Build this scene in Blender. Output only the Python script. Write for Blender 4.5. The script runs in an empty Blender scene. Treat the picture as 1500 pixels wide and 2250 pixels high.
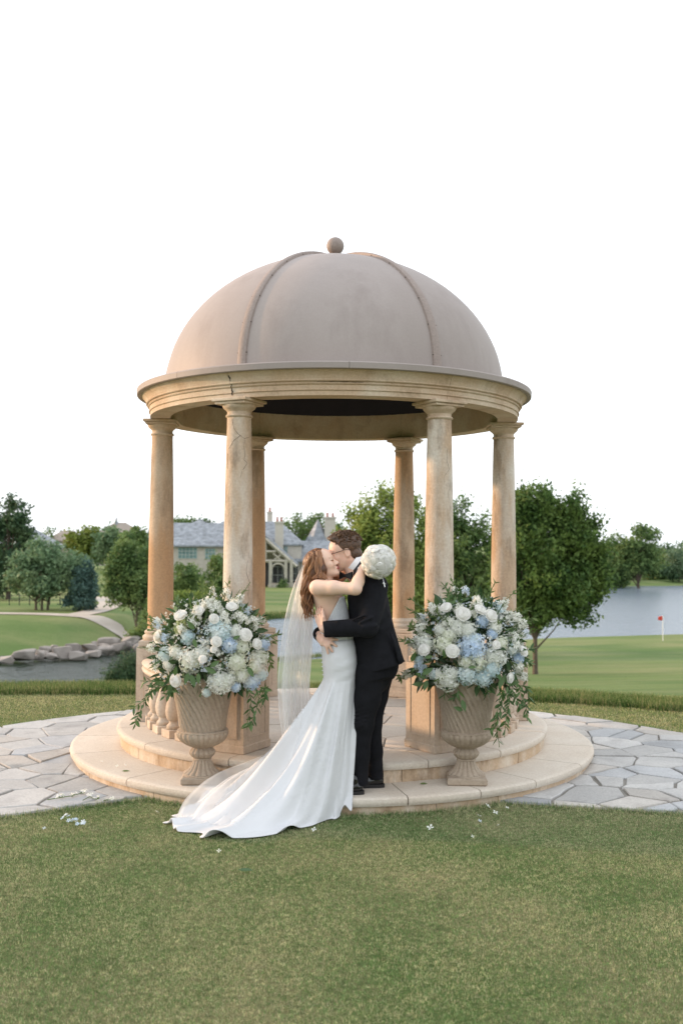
import bpy, bmesh, math, random
import numpy as np
from mathutils import Vector, Matrix
from mathutils.bvhtree import BVHTree

SC = bpy.context.scene
COL = SC.collection
R = math.radians
rnd = random.Random(7)
nrg = np.random.default_rng(11)

# ---------------------------------------------------------------- camera
CAM = Vector((0.0677, -8.737, 1.77))
PITCH, ROLL, FPX = 0.0331, 0.0054, 2187.0
cam_d = bpy.data.cameras.new('camera')
cam_d.sensor_fit = 'VERTICAL'; cam_d.sensor_height = 36.0; cam_d.lens = 35.0
cam_d.clip_start = 0.05; cam_d.clip_end = 9000
cam_d.dof.use_dof = True; cam_d.dof.focus_distance = 6.85; cam_d.dof.aperture_fstop = 2.6
cam = bpy.data.objects.new('camera', cam_d); COL.objects.link(cam)
CROT = Matrix.Rotation(math.pi/2 + PITCH, 3, 'X') @ Matrix.Rotation(ROLL, 3, 'Z')
cam.matrix_world = Matrix.Translation(CAM) @ CROT.to_4x4()
SC.camera = cam

# ---------------------------------------------------------------- sky, sun, exposure
SUN_EL, SUN_DIR = R(11.0), Vector((-0.955, 0.295))      # low evening sun from the left, a little behind the gazebo
world = bpy.data.worlds.new('World'); SC.world = world; world.use_nodes = True
wn = world.node_tree.nodes; wl = world.node_tree.links
wn.clear()
w_out = wn.new('ShaderNodeOutputWorld'); w_bg = wn.new('ShaderNodeBackground')
w_sky = wn.new('ShaderNodeTexSky'); w_sky.sky_type = 'NISHITA'; w_sky.sun_disc = False
w_sky.sun_elevation = SUN_EL; w_sky.sun_rotation = math.atan2(SUN_DIR.x, SUN_DIR.y)
w_sky.air_density = 1.0; w_sky.dust_density = 3.0; w_sky.ozone_density = 1.0
w_mix = wn.new('ShaderNodeMix'); w_mix.data_type = 'RGBA'           # thin high overcast veiling the blue
w_mix.inputs['Factor'].default_value = 0.82
w_mix.inputs['B'].default_value = (8.6, 8.95, 9.4, 1)
w_bg.inputs['Strength'].default_value = 0.15
wl.new(w_sky.outputs['Color'], w_mix.inputs['A']); wl.new(w_mix.outputs['Result'], w_bg.inputs['Color'])
wl.new(w_bg.outputs['Background'], w_out.inputs['Surface'])
sun_d = bpy.data.lights.new('sun', 'SUN'); sun_d.energy = 3.2; sun_d.angle = R(2.0); sun_d.color = (1.0, 0.64, 0.37)
sun = bpy.data.objects.new('sun', sun_d); COL.objects.link(sun)
sv = Vector((SUN_DIR.x*math.cos(SUN_EL), SUN_DIR.y*math.cos(SUN_EL), math.sin(SUN_EL)))
sun.rotation_euler = sv.to_track_quat('Z', 'Y').to_euler()
sun.location = (-20, 6, 12)
SC.view_settings.view_transform = 'Standard'; SC.view_settings.look = 'None'
SC.view_settings.gamma = 1.0; SC.view_settings.exposure = 0.42
SC.cycles.max_bounces = 7; SC.cycles.transparent_max_bounces = 24; SC.cycles.caustics_reflective = False
SC.cycles.caustics_refractive = False
try: SC.cycles.use_denoising = True
except Exception: pass

# ---------------------------------------------------------------- measuring: a direction through the photograph, met with a plane
def ray(px, py):
    return CROT @ Vector(((px-750.0)/FPX, -(py-1125.0)/FPX, -1.0))
def W(px, py, y):                       # point on the upright plane at that y
    d = ray(px, py); t = (y-CAM.y)/d.y
    return CAM + d*t
def G(px, py, z):                       # point on the level plane at that z
    d = ray(px, py); t = (z-CAM.z)/d.z
    return CAM + d*t

# ---------------------------------------------------------------- object helpers
def link(o):
    COL.objects.link(o); return o
def tag(o, label=None, cat=None, group=None, kind=None):
    if label: o['label'] = label
    if cat: o['category'] = cat
    if group: o['group'] = group
    if kind: o['kind'] = kind
    return o
def thing(name, label, cat, loc=(0, 0, 0), rotz=0.0, group=None):
    o = link(bpy.data.objects.new(name, None)); o.location = loc; o.rotation_euler = (0, 0, rotz)
    o.empty_display_size = 0.1
    return tag(o, label, cat, group)
def mesh_np(name, V, F, smooth=True):
    """V (n,3), F (m,k) numpy or list of lists"""
    me = bpy.data.meshes.new(name)
    if isinstance(F, np.ndarray):
        V = np.asarray(V, np.float32); n, k = F.shape
        me.vertices.add(len(V)); me.vertices.foreach_set('co', V.ravel())
        me.loops.add(n*k); me.loops.foreach_set('vertex_index', F.astype(np.int32).ravel())
        me.polygons.add(n)
        me.polygons.foreach_set('loop_start', np.arange(0, n*k, k, dtype=np.int32))
        me.update(calc_edges=True)
    else:
        me.from_pydata([tuple(v) for v in V], [], F); me.update()
    if smooth: me.polygons.foreach_set('use_smooth', np.ones(len(me.polygons), bool))
    return me
def obj(name, me, m, parent=None, loc=None, rot=None, scale=None, world=False):
    o = bpy.data.objects.new(name, me)
    if m is not None and len(me.materials) == 0: me.materials.append(m)
    COL.objects.link(o)
    if parent is not None: o.parent = parent
    if loc is not None: o.location = loc
    elif world and parent is not None: o.location = tuple(-c for c in parent.location)   # mesh was built in world coordinates
    if rot is not None: o.rotation_euler = rot
    if scale is not None: o.scale = (scale,)*3 if isinstance(scale, (int, float)) else scale
    return o
class MB:
    """collects pieces of ONE part"""
    def __init__(s): s.v = []; s.f = []
    def add(s, V, F):
        b = len(s.v); s.v.extend([tuple(p) for p in V]); s.f.extend([[i+b for i in f] for f in F]); return s
    def box(s, c, d, M=None, bev=0.0):
        x, y, z = [q/2 for q in d]; P = []
        if bev <= 0:
            P = [(-x,-y,-z),(x,-y,-z),(x,y,-z),(-x,y,-z),(-x,-y,z),(x,-y,z),(x,y,z),(-x,y,z)]
            F = [[0,3,2,1],[4,5,6,7],[0,1,5,4],[1,2,6,5],[2,3,7,6],[3,0,4,7]]
        else:
            b = min(bev, x*.9, y*.9, z*.9)
            def ring(k, zz): return [(-x+k,-y+k,zz),(x-k,-y+k,zz),(x-k,y-k,zz),(-x+k,y-k,zz)]
            P = ring(b, -z)+ring(0, -z+b)+ring(0, z-b)+ring(b, z)
            F = [[3,2,1,0],[12,13,14,15]]
            for r in range(3):
                for i in range(4):
                    j = (i+1) % 4; F.append([r*4+i, r*4+j, r*4+4+j, r*4+4+i])
        c = Vector(c)
        P = [(M @ Vector(p) if M is not None else Vector(p))+c for p in P]
        return s.add(P, F)
    def lathe(s, prof, n=32, a0=0.0, a1=2*math.pi, c=(0,0,0), fn=None, caps=False):
        full = abs(a1-a0-2*math.pi) < 1e-6; m = n if full else n+1; P = []; F = []
        for (r, z) in prof:
            for i in range(m):
                a = a0+(a1-a0)*i/n; rr = r*(fn(a, z) if fn else 1.0)
                P.append((c[0]+rr*math.cos(a), c[1]+rr*math.sin(a), c[2]+z))
        for k in range(len(prof)-1):
            for i in range(n):
                j = (i+1) % m if full else i+1
                F.append([k*m+i, k*m+j, (k+1)*m+j, (k+1)*m+i])
        if caps and not full:
            F.append([k*m for k in range(len(prof))]); F.append([k*m+n for k in range(len(prof))][::-1])
        return s.add(P, F)
    def tube(s, pts, rad, n=6, cap=True):
        pts = [Vector(p) for p in pts]; N = len(pts)
        if not hasattr(rad, '__len__'): rad = [rad]*N
        P = []; F = []; up = None
        for k, p in enumerate(pts):
            t = (pts[min(k+1, N-1)]-pts[max(k-1, 0)])
            t = t.normalized() if t.length > 1e-9 else Vector((0,0,1))
            if up is None:
                up = Vector((0,0,1)) if abs(t.z) < .9 else Vector((1,0,0))
            u = (up-t*up.dot(t))
            u = u.normalized() if u.length > 1e-6 else t.orthogonal().normalized()
            up = u; w = t.cross(u)
            for i in range(n):
                a = 2*math.pi*i/n; P.append(p+(u*math.cos(a)+w*math.sin(a))*rad[k])
        for k in range(N-1):
            for i in range(n):
                j = (i+1) % n; F.append([k*n+i, k*n+j, (k+1)*n+j, (k+1)*n+i])
        if cap: F.append(list(range(n))[::-1]); F.append([(N-1)*n+i for i in range(n)])
        return s.add(P, F)
    def prism(s, poly, z0, z1, bev=0.0):
        n = len(poly); cx = sum(p[0] for p in poly)/n; cy = sum(p[1] for p in poly)/n
        def ins(k): return [(p[0]+(cx-p[0])*k, p[1]+(cy-p[1])*k) for p in poly]
        P = [(x, y, z0) for x, y in poly]
        rings = 2
        if bev > 0:
            P += [(x, y, z1-bev) for x, y in poly]
            rr = max(math.hypot(p[0]-cx, p[1]-cy) for p in poly)
            P += [(x, y, z1) for x, y in ins(min(.4, bev/rr*1.5))]; rings = 3
        else: P += [(x, y, z1) for x, y in poly]
        F = [list(range((rings-1)*n, rings*n))]
        for r in range(rings-1):
            for i in range(n):
                j = (i+1) % n; F.append([r*n+i, r*n+j, r*n+n+j, r*n+n+i])
        return s.add(P, F)
    def mesh(s, name, smooth=True, auto=None):
        me = bpy.data.meshes.new(name); me.from_pydata(s.v, [], s.f); me.update()
        if smooth: me.polygons.foreach_set('use_smooth', np.ones(len(me.polygons), bool))
        if auto is not None and smooth:
            bm = bmesh.new(); bm.from_mesh(me)
            bmesh.ops.recalc_face_normals(bm, faces=bm.faces)
            for e in bm.edges:
                if len(e.link_faces) == 2 and e.calc_face_angle(0) > auto: e.smooth = False
            bm.to_mesh(me); bm.free()
        return me
    def build(s, name, m, parent=None, smooth=True, auto=R(35), **k):
        return obj(name, s.mesh(name, smooth, auto), m, parent, **k)

# ---------------------------------------------------------------- materials
def nmat(name):
    m = bpy.data.materials.new(name); m.use_nodes = True
    nt = m.node_tree; b = nt.nodes['Principled BSDF']
    return m, nt, nt.nodes, nt.links, b
def nd(nt, typ, **k):
    n = nt.nodes.new(typ)
    for a, v in k.items():
        if a in n.inputs.keys(): n.inputs[a].default_value = v
        else: setattr(n, a, v)
    return n
def c4(c): return (c[0], c[1], c[2], 1.0)
def wpos(nt, scale=(1,1,1), obj_space=False):
    if obj_space:
        g = nd(nt, 'ShaderNodeTexCoord'); out = g.outputs['Object']
    else:
        g = nd(nt, 'ShaderNodeNewGeometry'); out = g.outputs['Position']
    mp = nd(nt, 'ShaderNodeMapping'); mp.inputs['Scale'].default_value = scale
    nt.links.new(out, mp.inputs['Vector']); return mp.outputs['Vector']
def noise(nt, vec, scale, detail=4.0, rough=.55, lo=0.35, hi=0.65):
    n = nd(nt, 'ShaderNodeTexNoise'); n.inputs['Scale'].default_value = scale; n.inputs['Detail'].default_value = detail
    n.inputs['Roughness'].default_value = rough; nt.links.new(vec, n.inputs['Vector'])
    r = nd(nt, 'ShaderNodeMapRange'); r.inputs['From Min'].default_value = lo; r.inputs['From Max'].default_value = hi
    nt.links.new(n.outputs['Fac'], r.inputs['Value']); return r.outputs['Result']
def mixc(nt, fac, a, b, mode='MIX'):
    m = nd(nt, 'ShaderNodeMix', data_type='RGBA', blend_type=mode)
    for s, v in (('Factor', fac), ('A', a), ('B', b)):
        if isinstance(v, (int, float)): m.inputs[s].default_value = v
        elif isinstance(v, tuple): m.inputs[s].default_value = c4(v)
        else: nt.links.new(v, m.inputs[s])
    return m.outputs['Result']
def mul(nt, a, b):
    m = nd(nt, 'ShaderNodeMath', operation='MULTIPLY')
    for i, v in enumerate((a, b)):
        if isinstance(v, (int, float)): m.inputs[i].default_value = v
        else: nt.links.new(v, m.inputs[i])
    return m.outputs[0]
def bump(nt, b, h, strength=.3, dist=.01):
    n = nd(nt, 'ShaderNodeBump'); n.inputs['Strength'].default_value = strength; n.inputs['Distance'].default_value = dist
    nt.links.new(h, n.inputs['Height']); nt.links.new(n.outputs['Normal'], b.inputs['Normal'])
def island(nt):
    return nd(nt, 'ShaderNodeNewGeometry').outputs['Random Per Island']
def objrand(nt):
    return nd(nt, 'ShaderNodeObjectInfo').outputs['Random']

def stone_mat(name, base, pale, dark, pale_amt=.5, dark_amt=.5, rough=.85, sc=3.0, streak=True, vary=0.0, bumps=.35, grain=.35):
    m, nt, N, L, b = nmat(name)
    p = wpos(nt); ps = wpos(nt, (1, 1, .35)) if streak else p
    c = mixc(nt, mul(nt, noise(nt, ps, sc, 5, .6, .42, .66), pale_amt), base, pale)
    c = mixc(nt, mul(nt, noise(nt, ps, sc*1.9, 6, .65, .52, .72), dark_amt), c, dark)
    c = mixc(nt, grain, c, mixc(nt, noise(nt, p, 60, 3, .6, .3, .7), (.35,.35,.35), (.65,.65,.65)), 'OVERLAY')
    if vary > 0:
        hs = nd(nt, 'ShaderNodeHueSaturation'); L.new(c, hs.inputs['Color'])
        mr = nd(nt, 'ShaderNodeMapRange'); mr.inputs['To Min'].default_value = 1-vary; mr.inputs['To Max'].default_value = 1+vary
        L.new(objrand(nt), mr.inputs['Value']); L.new(mr.outputs['Result'], hs.inputs['Value']); c = hs.outputs['Color']
    L.new(c, b.inputs['Base Color']); b.inputs['Roughness'].default_value = rough
    b.inputs['Specular IOR Level'].default_value = .25
    bump(nt, b, noise(nt, p, 45, 6, .65, .2, .8), bumps, .006)
    return m
def plain_mat(name, base, rough=.7, var=.12, sc=8.0, spec=.4, bs=0.0, bsc=120, metal=0.0, obj_space=False):
    m, nt, N, L, b = nmat(name)
    p = wpos(nt, obj_space=obj_space)
    lo = tuple(max(0, x*(1-var)) for x in base); hi = tuple(min(1, x*(1+var)) for x in base)
    L.new(mixc(nt, noise(nt, p, sc, 4), lo, hi), b.inputs['Base Color'])
    b.inputs['Roughness'].default_value = rough; b.inputs['Specular IOR Level'].default_value = spec; b.inputs['Metallic'].default_value = metal
    if bs > 0: bump(nt, b, noise(nt, p, bsc, 4, .6, .2, .8), bs, .004)
    return m
def leaf_mat(name, dark, light, trans=.25, rough=.6, third=None, spec=.25, posn=.6):
    """foliage: every leaf (mesh island) has its own tone"""
    m, nt, N, L, b = nmat(name)
    c = mixc(nt, island(nt), dark, light)
    if third is not None:
        c = mixc(nt, mul(nt, noise(nt, wpos(nt), posn, 3, .5, .45, .65), .8), c, third)
    L.new(c, b.inputs['Base Color']); b.inputs['Roughness'].default_value = rough; b.inputs['Specular IOR Level'].default_value = spec
    t = nd(nt, 'ShaderNodeBsdfTranslucent'); L.new(c, t.inputs['Color'])
    mx = nd(nt, 'ShaderNodeMixShader'); mx.inputs[0].default_value = trans
    L.new(b.outputs[0], mx.inputs[1]); L.new(t.outputs[0], mx.inputs[2]); L.new(mx.outputs[0], N['Material Output'].inputs['Surface'])
    return m

M = {}
M['stone'] = stone_mat('stone_warm', (.50,.395,.30), (.60,.525,.44), (.30,.215,.15), .8, .5)
M['column_pale'] = stone_mat('stone_column_weathered', (.49,.355,.245), (.64,.585,.51), (.20,.145,.105), .9, .8, sc=4.2, bumps=.6)
M['column'] = stone_mat('stone_column', (.46,.285,.16), (.58,.48,.37), (.22,.145,.09), .8, .75, sc=2.6)
M['entab'] = stone_mat('stone_entablature', (.53,.39,.27), (.63,.54,.43), (.27,.185,.12), .75, .55, sc=2.6, streak=False)
M['tread'] = stone_mat('stone_tread', (.56,.485,.40), (.63,.57,.49), (.40,.33,.26), .7, .3, sc=1.6, streak=False, vary=.05)
M['riser'] = stone_mat('stone_riser', (.50,.37,.25), (.63,.55,.45), (.26,.17,.10), .9, .8, sc=5.5, vary=.07)
M['urn'] = stone_mat('urn_stone', (.37,.295,.225), (.44,.37,.29), (.24,.18,.13), .5, .45, sc=6, bumps=.5)
M['flag'] = stone_mat('flagstone', (.42,.41,.395), (.50,.485,.46), (.25,.235,.225), .7, .5, sc=2.6, streak=False, vary=.16, bumps=.6)
M['flag2'] = stone_mat('flagstone_tan', (.45,.42,.385), (.52,.49,.45), (.29,.26,.235), .7, .5, sc=3.1, streak=False, vary=.14, bumps=.6)
M['flag3'] = stone_mat('flagstone_blue', (.38,.385,.39), (.46,.46,.46), (.23,.23,.235), .7, .5, sc=2.2, streak=False, vary=.14, bumps=.6)
M['floorflag'] = stone_mat('floor_flagstone', (.50,.44,.38), (.60,.54,.46), (.40,.33,.26), .7, .3, sc=2.6, streak=False, vary=.12)
M['mortar'] = stone_mat('mortar', (.23,.215,.19), (.30,.28,.25), (.13,.12,.10), .6, .6, sc=8, streak=False)
M['dome'] = stone_mat('dome_metal', (.325,.278,.258), (.375,.325,.305), (.255,.212,.195), .7, .6, rough=.6, sc=1.3, bumps=.06, grain=.10)
M['rib'] = stone_mat('dome_rib', (.29,.235,.21), (.33,.27,.24), (.23,.18,.16), .5, .4, rough=.6, sc=4, bumps=.12)
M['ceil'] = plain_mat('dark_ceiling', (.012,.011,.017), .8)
M['crack'] = plain_mat('crack_dirt', (.06,.045,.035), .95)
# ================================================================ TERRAIN
def smooth(t): t = min(1.0, max(0.0, t)); return t*t*(3-2*t)
def lerp_tab(tab, x):
    if x <= tab[0][0]: return tab[0][1]
    for (a, va), (b, vb) in zip(tab, tab[1:]):
        if x <= b: return va+(vb-va)*(x-a)/(b-a)
    return tab[-1][1]
NEAR = [(-.60,50),(-.34,53),(-.22,56),(-.10,66),(-.03,70),(.06,76),(.15,87),(.34,94),(.6,100)]     # near shore, metres from the camera
FAR = [(-.60,60),(-.34,67),(-.28,69),(-.22,75),(-.17,92),(-.10,102),(-.05,106),(.0,112),(.05,125),(.09,140),(.15,170),(.22,184),(.34,197),(.6,220)]
WATER = -6.0
def land(x, y):
    dx, dy = x-CAM.x, y-CAM.y
    if dy < 5: return 0.0
    d = dy; a = dx/dy
    w = 1-smooth((abs(a)-.9)/.8)
    ns, fs = lerp_tab(NEAR, a), lerp_tab(FAR, a)
    e = 1.0+.75*smooth((a+.12)/.35)
    if d <= 11.9: z = 0.0
    elif d < ns:
        t = (d-11.9)/(ns-11.9); z = -6.15*(1-(1-t)**e)
        if a > .12 and 55 < d < ns: z += .25*math.sin((d-55)/(ns-55)*math.pi)*smooth((a-.12)/.1)
    elif d < fs:
        t = min(d-ns, fs-d); z = -6.15-min(1.2, t*.25)
    else:
        plate = -4.35+ (-.9)*smooth((a+.24)/.12)
        z = -6.15+(plate+6.15)*smooth((d-fs)/12.0)
        z += 2.2*smooth((d-230)/400)
        z += .25*math.sin(x*.05+1)*smooth((d-fs-10)/40)
    return z*w
azs = list(np.radians(np.concatenate([np.arange(-180,-44,6), np.arange(-44,44.01,.6), np.arange(48,180,6)])))
rads = [0.6,2,4,6,8,9.5,10.5,11,11.5,12,12.6,13.4]+list(np.geomspace(14.5, 120, 66))+list(np.geomspace(124, 330, 26))+[400,520,700,1000,1500,2400,4000]
V = []; F = []
for r in rads:
    for a in azs:
        x = CAM.x+r*math.sin(a); y = CAM.y+r*math.cos(a); V.append((x, y, land(x, y)))
na = len(azs)
for i in range(len(rads)-1):
    for j in range(na):
        k = (j+1) % na; F.append([i*na+j, i*na+k, (i+1)*na+k, (i+1)*na+j])
c0 = len(V); V.append((CAM.x, CAM.y, 0.0))
for j in range(na): F.append([c0, (j+1) % na, j])
m, nt, N, L, b = nmat('turf'); M['turf'] = m
p = wpos(nt)
c = mixc(nt, noise(nt, p, .09, 4, .55, .38, .62), (.105,.165,.052), (.165,.215,.078))
c = mixc(nt, mul(nt, noise(nt, wpos(nt, (.6, 1, 1)), .16, 5, .6, .45, .68), .8), c, (.24,.245,.115))
c = mixc(nt, .5, c, mixc(nt, noise(nt, p, 9, 5, .7, .3, .7), (.3,.3,.3), (.7,.7,.7)), 'OVERLAY')
L.new(c, b.inputs['Base Color']); b.inputs['Roughness'].default_value = .9; b.inputs['Specular IOR Level'].default_value = .1
bump(nt, b, noise(nt, p, 30, 5, .7, .2, .8), .8, .03)
ground = tag(obj('ground', mesh_np('ground', V, F), M['turf']), 'mown golf course turf falling from the terrace to the water', None, None, 'structure')

# soil under the near lawn so that gaps between blades read as thatch
m, nt, N, L, b = nmat('thatch'); M['thatch'] = m
p = wpos(nt)
c = mixc(nt, noise(nt, p, 1.1, 4, .6, .4, .62), (.085,.115,.040), (.18,.165,.085))
c = mixc(nt, .7, c, mixc(nt, noise(nt, p, 70, 4, .7, .3, .7), (.25,.25,.25), (.75,.75,.75)), 'OVERLAY')
L.new(c, b.inputs['Base Color']); b.inputs['Roughness'].default_value = .95; b.inputs['Specular IOR Level'].default_value = .05
mb = MB(); mb.lathe([(.01,.004),(2.5,.004),(5.0,.004),(8.2,.004)], 64, c=(0,-4.6,0))
tag(mb.build('terrace_lawn', M['thatch']), None, None, None, 'structure')

# water
m, nt, N, L, b = nmat('water'); M['water'] = m
b.inputs['Base Color'].default_value = (.15,.19,.235,1); b.inputs['Roughness'].default_value = .2; b.inputs['IOR'].default_value = 1.33
wv = wpos(nt, (1.0, .55, 1))
bump(nt, b, noise(nt, wv, 1.1, 5, .65, .2, .8), .9, .25)
M['pond'] = m.copy(); M['pond'].name = 'pond_water'; M['pond'].node_tree.nodes['Principled BSDF'].inputs['Base Color'].default_value = (.030,.042,.034,1)  # dark green base: reflected trees put into the water colour on the left
def sheet(name, a0, a1, n, m):
    V = []; F = []
    for a in np.linspace(a0, a1, n):
        for r in np.linspace(46, 235, 20): V.append((CAM.x+a*r, CAM.y+r, WATER))
    for i in range(n-1):
        for k in range(19): F.append([i*20+k, (i+1)*20+k, (i+1)*20+k+1, i*20+k+1])
    tag(obj(name, mesh_np(name, V, F), m), None, None, None, 'structure')
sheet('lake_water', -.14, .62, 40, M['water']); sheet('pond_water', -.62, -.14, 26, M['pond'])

# cart path: ribbons laid on the land
M['path'] = stone_mat('path_concrete', (.46,.40,.34), (.52,.47,.41), (.36,.31,.26), .6, .4, sc=.8, streak=False)
def on_land(px, d, up=0.0):
    x = CAM.x+(px-750)/FPX*d; y = CAM.y+d; return Vector((x, y, land(x, y)+up))
def drop(px, py, d0=60., d1=160.):      # where the line of sight through a pixel meets the land
    d = ray(px, py); prev = None; t = d0
    while t < d1:
        q = CAM+d*(t/d.y)
        if q.z <= land(q.x, q.y): return q
        t += .1
    return CAM+d*(d1/d.y)
def catmull(P, n):
    P = [Vector(p) for p in P]; out = []
    Q = [P[0]*2-P[1]]+P+[P[-1]*2-P[-2]]
    for i in range(1, len(Q)-2):
        for k in range(n):
            t = k/n; a, b_, c_, d_ = Q[i-1], Q[i], Q[i+1], Q[i+2]
            out.append(.5*((2*b_)+(c_-a)*t+(2*a-5*b_+4*c_-d_)*t*t+(3*b_-a-3*c_+d_)*t**3))
    out.append(P[-1]); return out
def ribbon(name, pts, w, up):
    C = catmull(pts, 10); V = []; F = []
    for i, p in enumerate(C):
        t = (C[min(i+1, len(C)-1)]-C[max(i-1, 0)]); t.z = 0; t.normalize(); s = Vector((-t.y, t.x, 0))
        for k in (-1, -.33, .33, 1):
            q = p+s*(w/2*k); V.append((q.x, q.y, land(q.x, q.y)+up))
    for i in range(len(C)-1):
        for k in range(3): F.append([i*4+k, i*4+k+1, i*4+5+k, i*4+4+k])
    return tag(obj(name, mesh_np(name, V, F), M['path']), None, None, None, 'structure')
ribbon('cart_path', [on_land(-90, 88), on_land(0, 87), on_land(90, 86.3), on_land(170, 84.5), on_land(240, 82), on_land(300, 80), on_land(360, 79), on_land(420, 79)], 2.2, .05)
ribbon('branch_path', [on_land(165, 84.6), on_land(205, 89), on_land(232, 95), on_land(246, 102), on_land(236, 110), on_land(222, 116)], 2.3, .062)

# ================================================================ PAVED RING: flagstones cut from a Voronoi pattern
def clip(poly, nx, ny, c):              # keep nx*x+ny*y <= c
    out = []
    for i in range(len(poly)):
        p, q = poly[i], poly[(i+1) % len(poly)]
        dp, dq = nx*p[0]+ny*p[1]-c, nx*q[0]+ny*q[1]-c
        if dp <= 0: out.append(p)
        if (dp < 0 < dq) or (dq < 0 < dp):
            t = dp/(dp-dq); out.append((p[0]+(q[0]-p[0])*t, p[1]+(q[1]-p[1])*t))
    return out
def cells(pts, box):
    res = []
    for i, p in enumerate(pts):
        poly = list(box)
        for j, q in enumerate(pts):
            if i == j or math.hypot(q[0]-p[0], q[1]-p[1]) > 2.6: continue
            nx, ny = q[0]-p[0], q[1]-p[1]
            poly = clip(poly, nx, ny, (q[0]**2+q[1]**2-p[0]**2-p[1]**2)/2)
            if len(poly) < 3: break
        res.append(poly)
    return res
def area(P): return abs(sum(P[i][0]*P[(i+1) % len(P)][1]-P[(i+1) % len(P)][0]*P[i][1] for i in range(len(P))))/2
def inset(poly, d):
    n = len(poly); A = sum(poly[i][0]*poly[(i+1) % n][1]-poly[(i+1) % n][0]*poly[i][1] for i in range(n))
    if A < 0: poly = poly[::-1]
    out = list(poly)
    for i in range(n):
        p, q = poly[i], poly[(i+1) % n]; ex, ey = q[0]-p[0], q[1]-p[1]; l = math.hypot(ex, ey)
        if l < 1e-6: continue
        nx, ny = ey/l, -ex/l
        out = clip(out, nx, ny, nx*p[0]+ny*p[1]-d)
        if len(out) < 3: return []
    return out
def rough_edges(poly, r, amp):          # break long straight edges so that the slabs look split, not sawn
    out = []
    for i in range(len(poly)):
        p, q = poly[i], poly[(i+1) % len(poly)]; l = math.hypot(q[0]-p[0], q[1]-p[1])
        k = max(1, int(l/.13))
        for s in range(k):
            t = s/k; j = amp if s else amp*.6
            out.append((p[0]+(q[0]-p[0])*t+r.uniform(-j, j), p[1]+(q[1]-p[1])*t+r.uniform(-j, j)))
    return out
def scatter(r, x0, x1, y0, y1, dmin, tries):
    P = []
    for _ in range(tries):
        q = (r.uniform(x0, x1), r.uniform(y0, y1))
        if all(math.hypot((q[0]-s[0])*.8, q[1]-s[1]) > dmin*(.75+.5*((k*37) % 10)/10) for k, s in enumerate(P)): P.append(q)
    return P
PC, PR = (0.0, -1.5), 3.95
def front_line(x): return (-1.85+.59*(x+1.38)) if x < 0 else (-1.9-.22*(x-1.39))
def in_patio(x, y):
    fl = max(front_line(x), -3.3)
    return math.hypot(x-PC[0], y-PC[1]) < PR and (y > fl or abs(x) < 1.2 and math.hypot(x, y) < 2.3)
rp = random.Random(5)
pts = scatter(rp, -4.4, 4.4, -3.6, 2.9, .14, 700)
mb = MB(); seg = 80; poly = []
for i in range(seg):
    a = 2*math.pi*i/seg; poly.append((PC[0]+(PR-.01)*math.cos(a), PC[1]+(PR-.01)*math.sin(a)))
pl = clip(clip(poly, 1, 0, -.0), .59, -1, 1.85-.59*1.38); prr = clip(clip(poly, -1, 0, 0), -.22, -1, 1.9-.22*1.39)
V = []; F = []
for q in (pl, prr):
    b0 = len(V); V += [(x, y, .008) for x, y in q]; F.append(list(range(b0, b0+len(q))))
patio = tag(obj('patio', mesh_np('patio', V, F, False), M['mortar']), None, None, None, 'structure')
for i, cell in enumerate(cells(pts, [(-5,-4),(5,-4),(5,3.4),(-5,3.4)])):
    if len(cell) < 3: continue
    px_, py_ = pts[i]
    for s in range(60):
        a = 2*math.pi*s/60; cell = clip(cell, math.cos(a), math.sin(a), math.cos(a)*PC[0]+math.sin(a)*PC[1]+PR)
        if len(cell) < 3: break
    if len(cell) < 3: continue
    cell = clip(cell, .59, -1, 1.85-.59*1.38) if px_ < 0 else clip(cell, -.22, -1, 1.9-.22*1.39)
    if len(cell) < 3: continue
    if all(math.hypot(*v) < 2.12 for v in cell): continue
    cell = inset(cell, rp.choice((.005, .006, .009, .014)))
    if len(cell) < 3 or area(cell) < .012: continue
    cell = rough_edges(cell, rp, .010)
    top = .022+rp.uniform(-.004, .006)
    mb = MB(); mb.prism(cell, -.02, top, .006)
    mb.build('flagstone', M[rp.choice(('flag','flag','flag2','flag3'))], patio)

# ================================================================ STEPS AND FLOOR
Z1, Z2, R1, R2 = 0.12, 0.265, 2.208, 1.835
steps = thing('stone_steps', 'round two-tier pale sandstone steps and floor under the gazebo', 'steps')
def ring_block(name, r0, r1, z0, z1, a0, a1, m, parent, nose=0.0, gap=.004):
    n = max(4, int((a1-a0)/R(3.0)))
    g0, g1 = a0+gap/r1, a1-gap/r1
    if nose > 0:
        h = z1-z0; prof = [(r0, z0), (r1-nose*.35, z0), (r1-.004, z0+h*.22), (r1, z0+h*.5), (r1-.004, z0+h*.8), (r1-.016, z1-.003), (r1-.035, z1), (r0, z1)]
    else: prof = [(r0, z0), (r1, z0), (r1, z1), (r0, z1)]
    prof = prof+[prof[0]]
    mb = MB(); mb.lathe(prof, n, g0, g1)
    k = len(prof)-1
    m_ = n+1
    mb.f.append([q*m_ for q in range(k)]); mb.f.append([q*m_+n for q in range(k)][::-1])
    return mb.build(name, m, parent, auto=R(40))
ja = [-12, 14, 37, 60, 84, 108, 132, 158, 183, 203, 229.5, 250, 268, 283.5, 297.5, 311, 329]
for a, b_ in zip(ja, ja[1:]+[ja[0]+360]): ring_block('tread_slab', 1.77, R1, Z1-.058, Z1, R(a), R(b_), M['tread'], steps, .03)
jb = [-20, 8, 36, 64, 92, 118, 146, 170, 197, 220, 247, 275, 292, 313]
for a, b_ in zip(jb, jb[1:]+[jb[0]+360]): ring_block('tread_slab', 1.50, R2, Z2-.055, Z2, R(a), R(b_), M['tread'], steps, .03)
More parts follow.
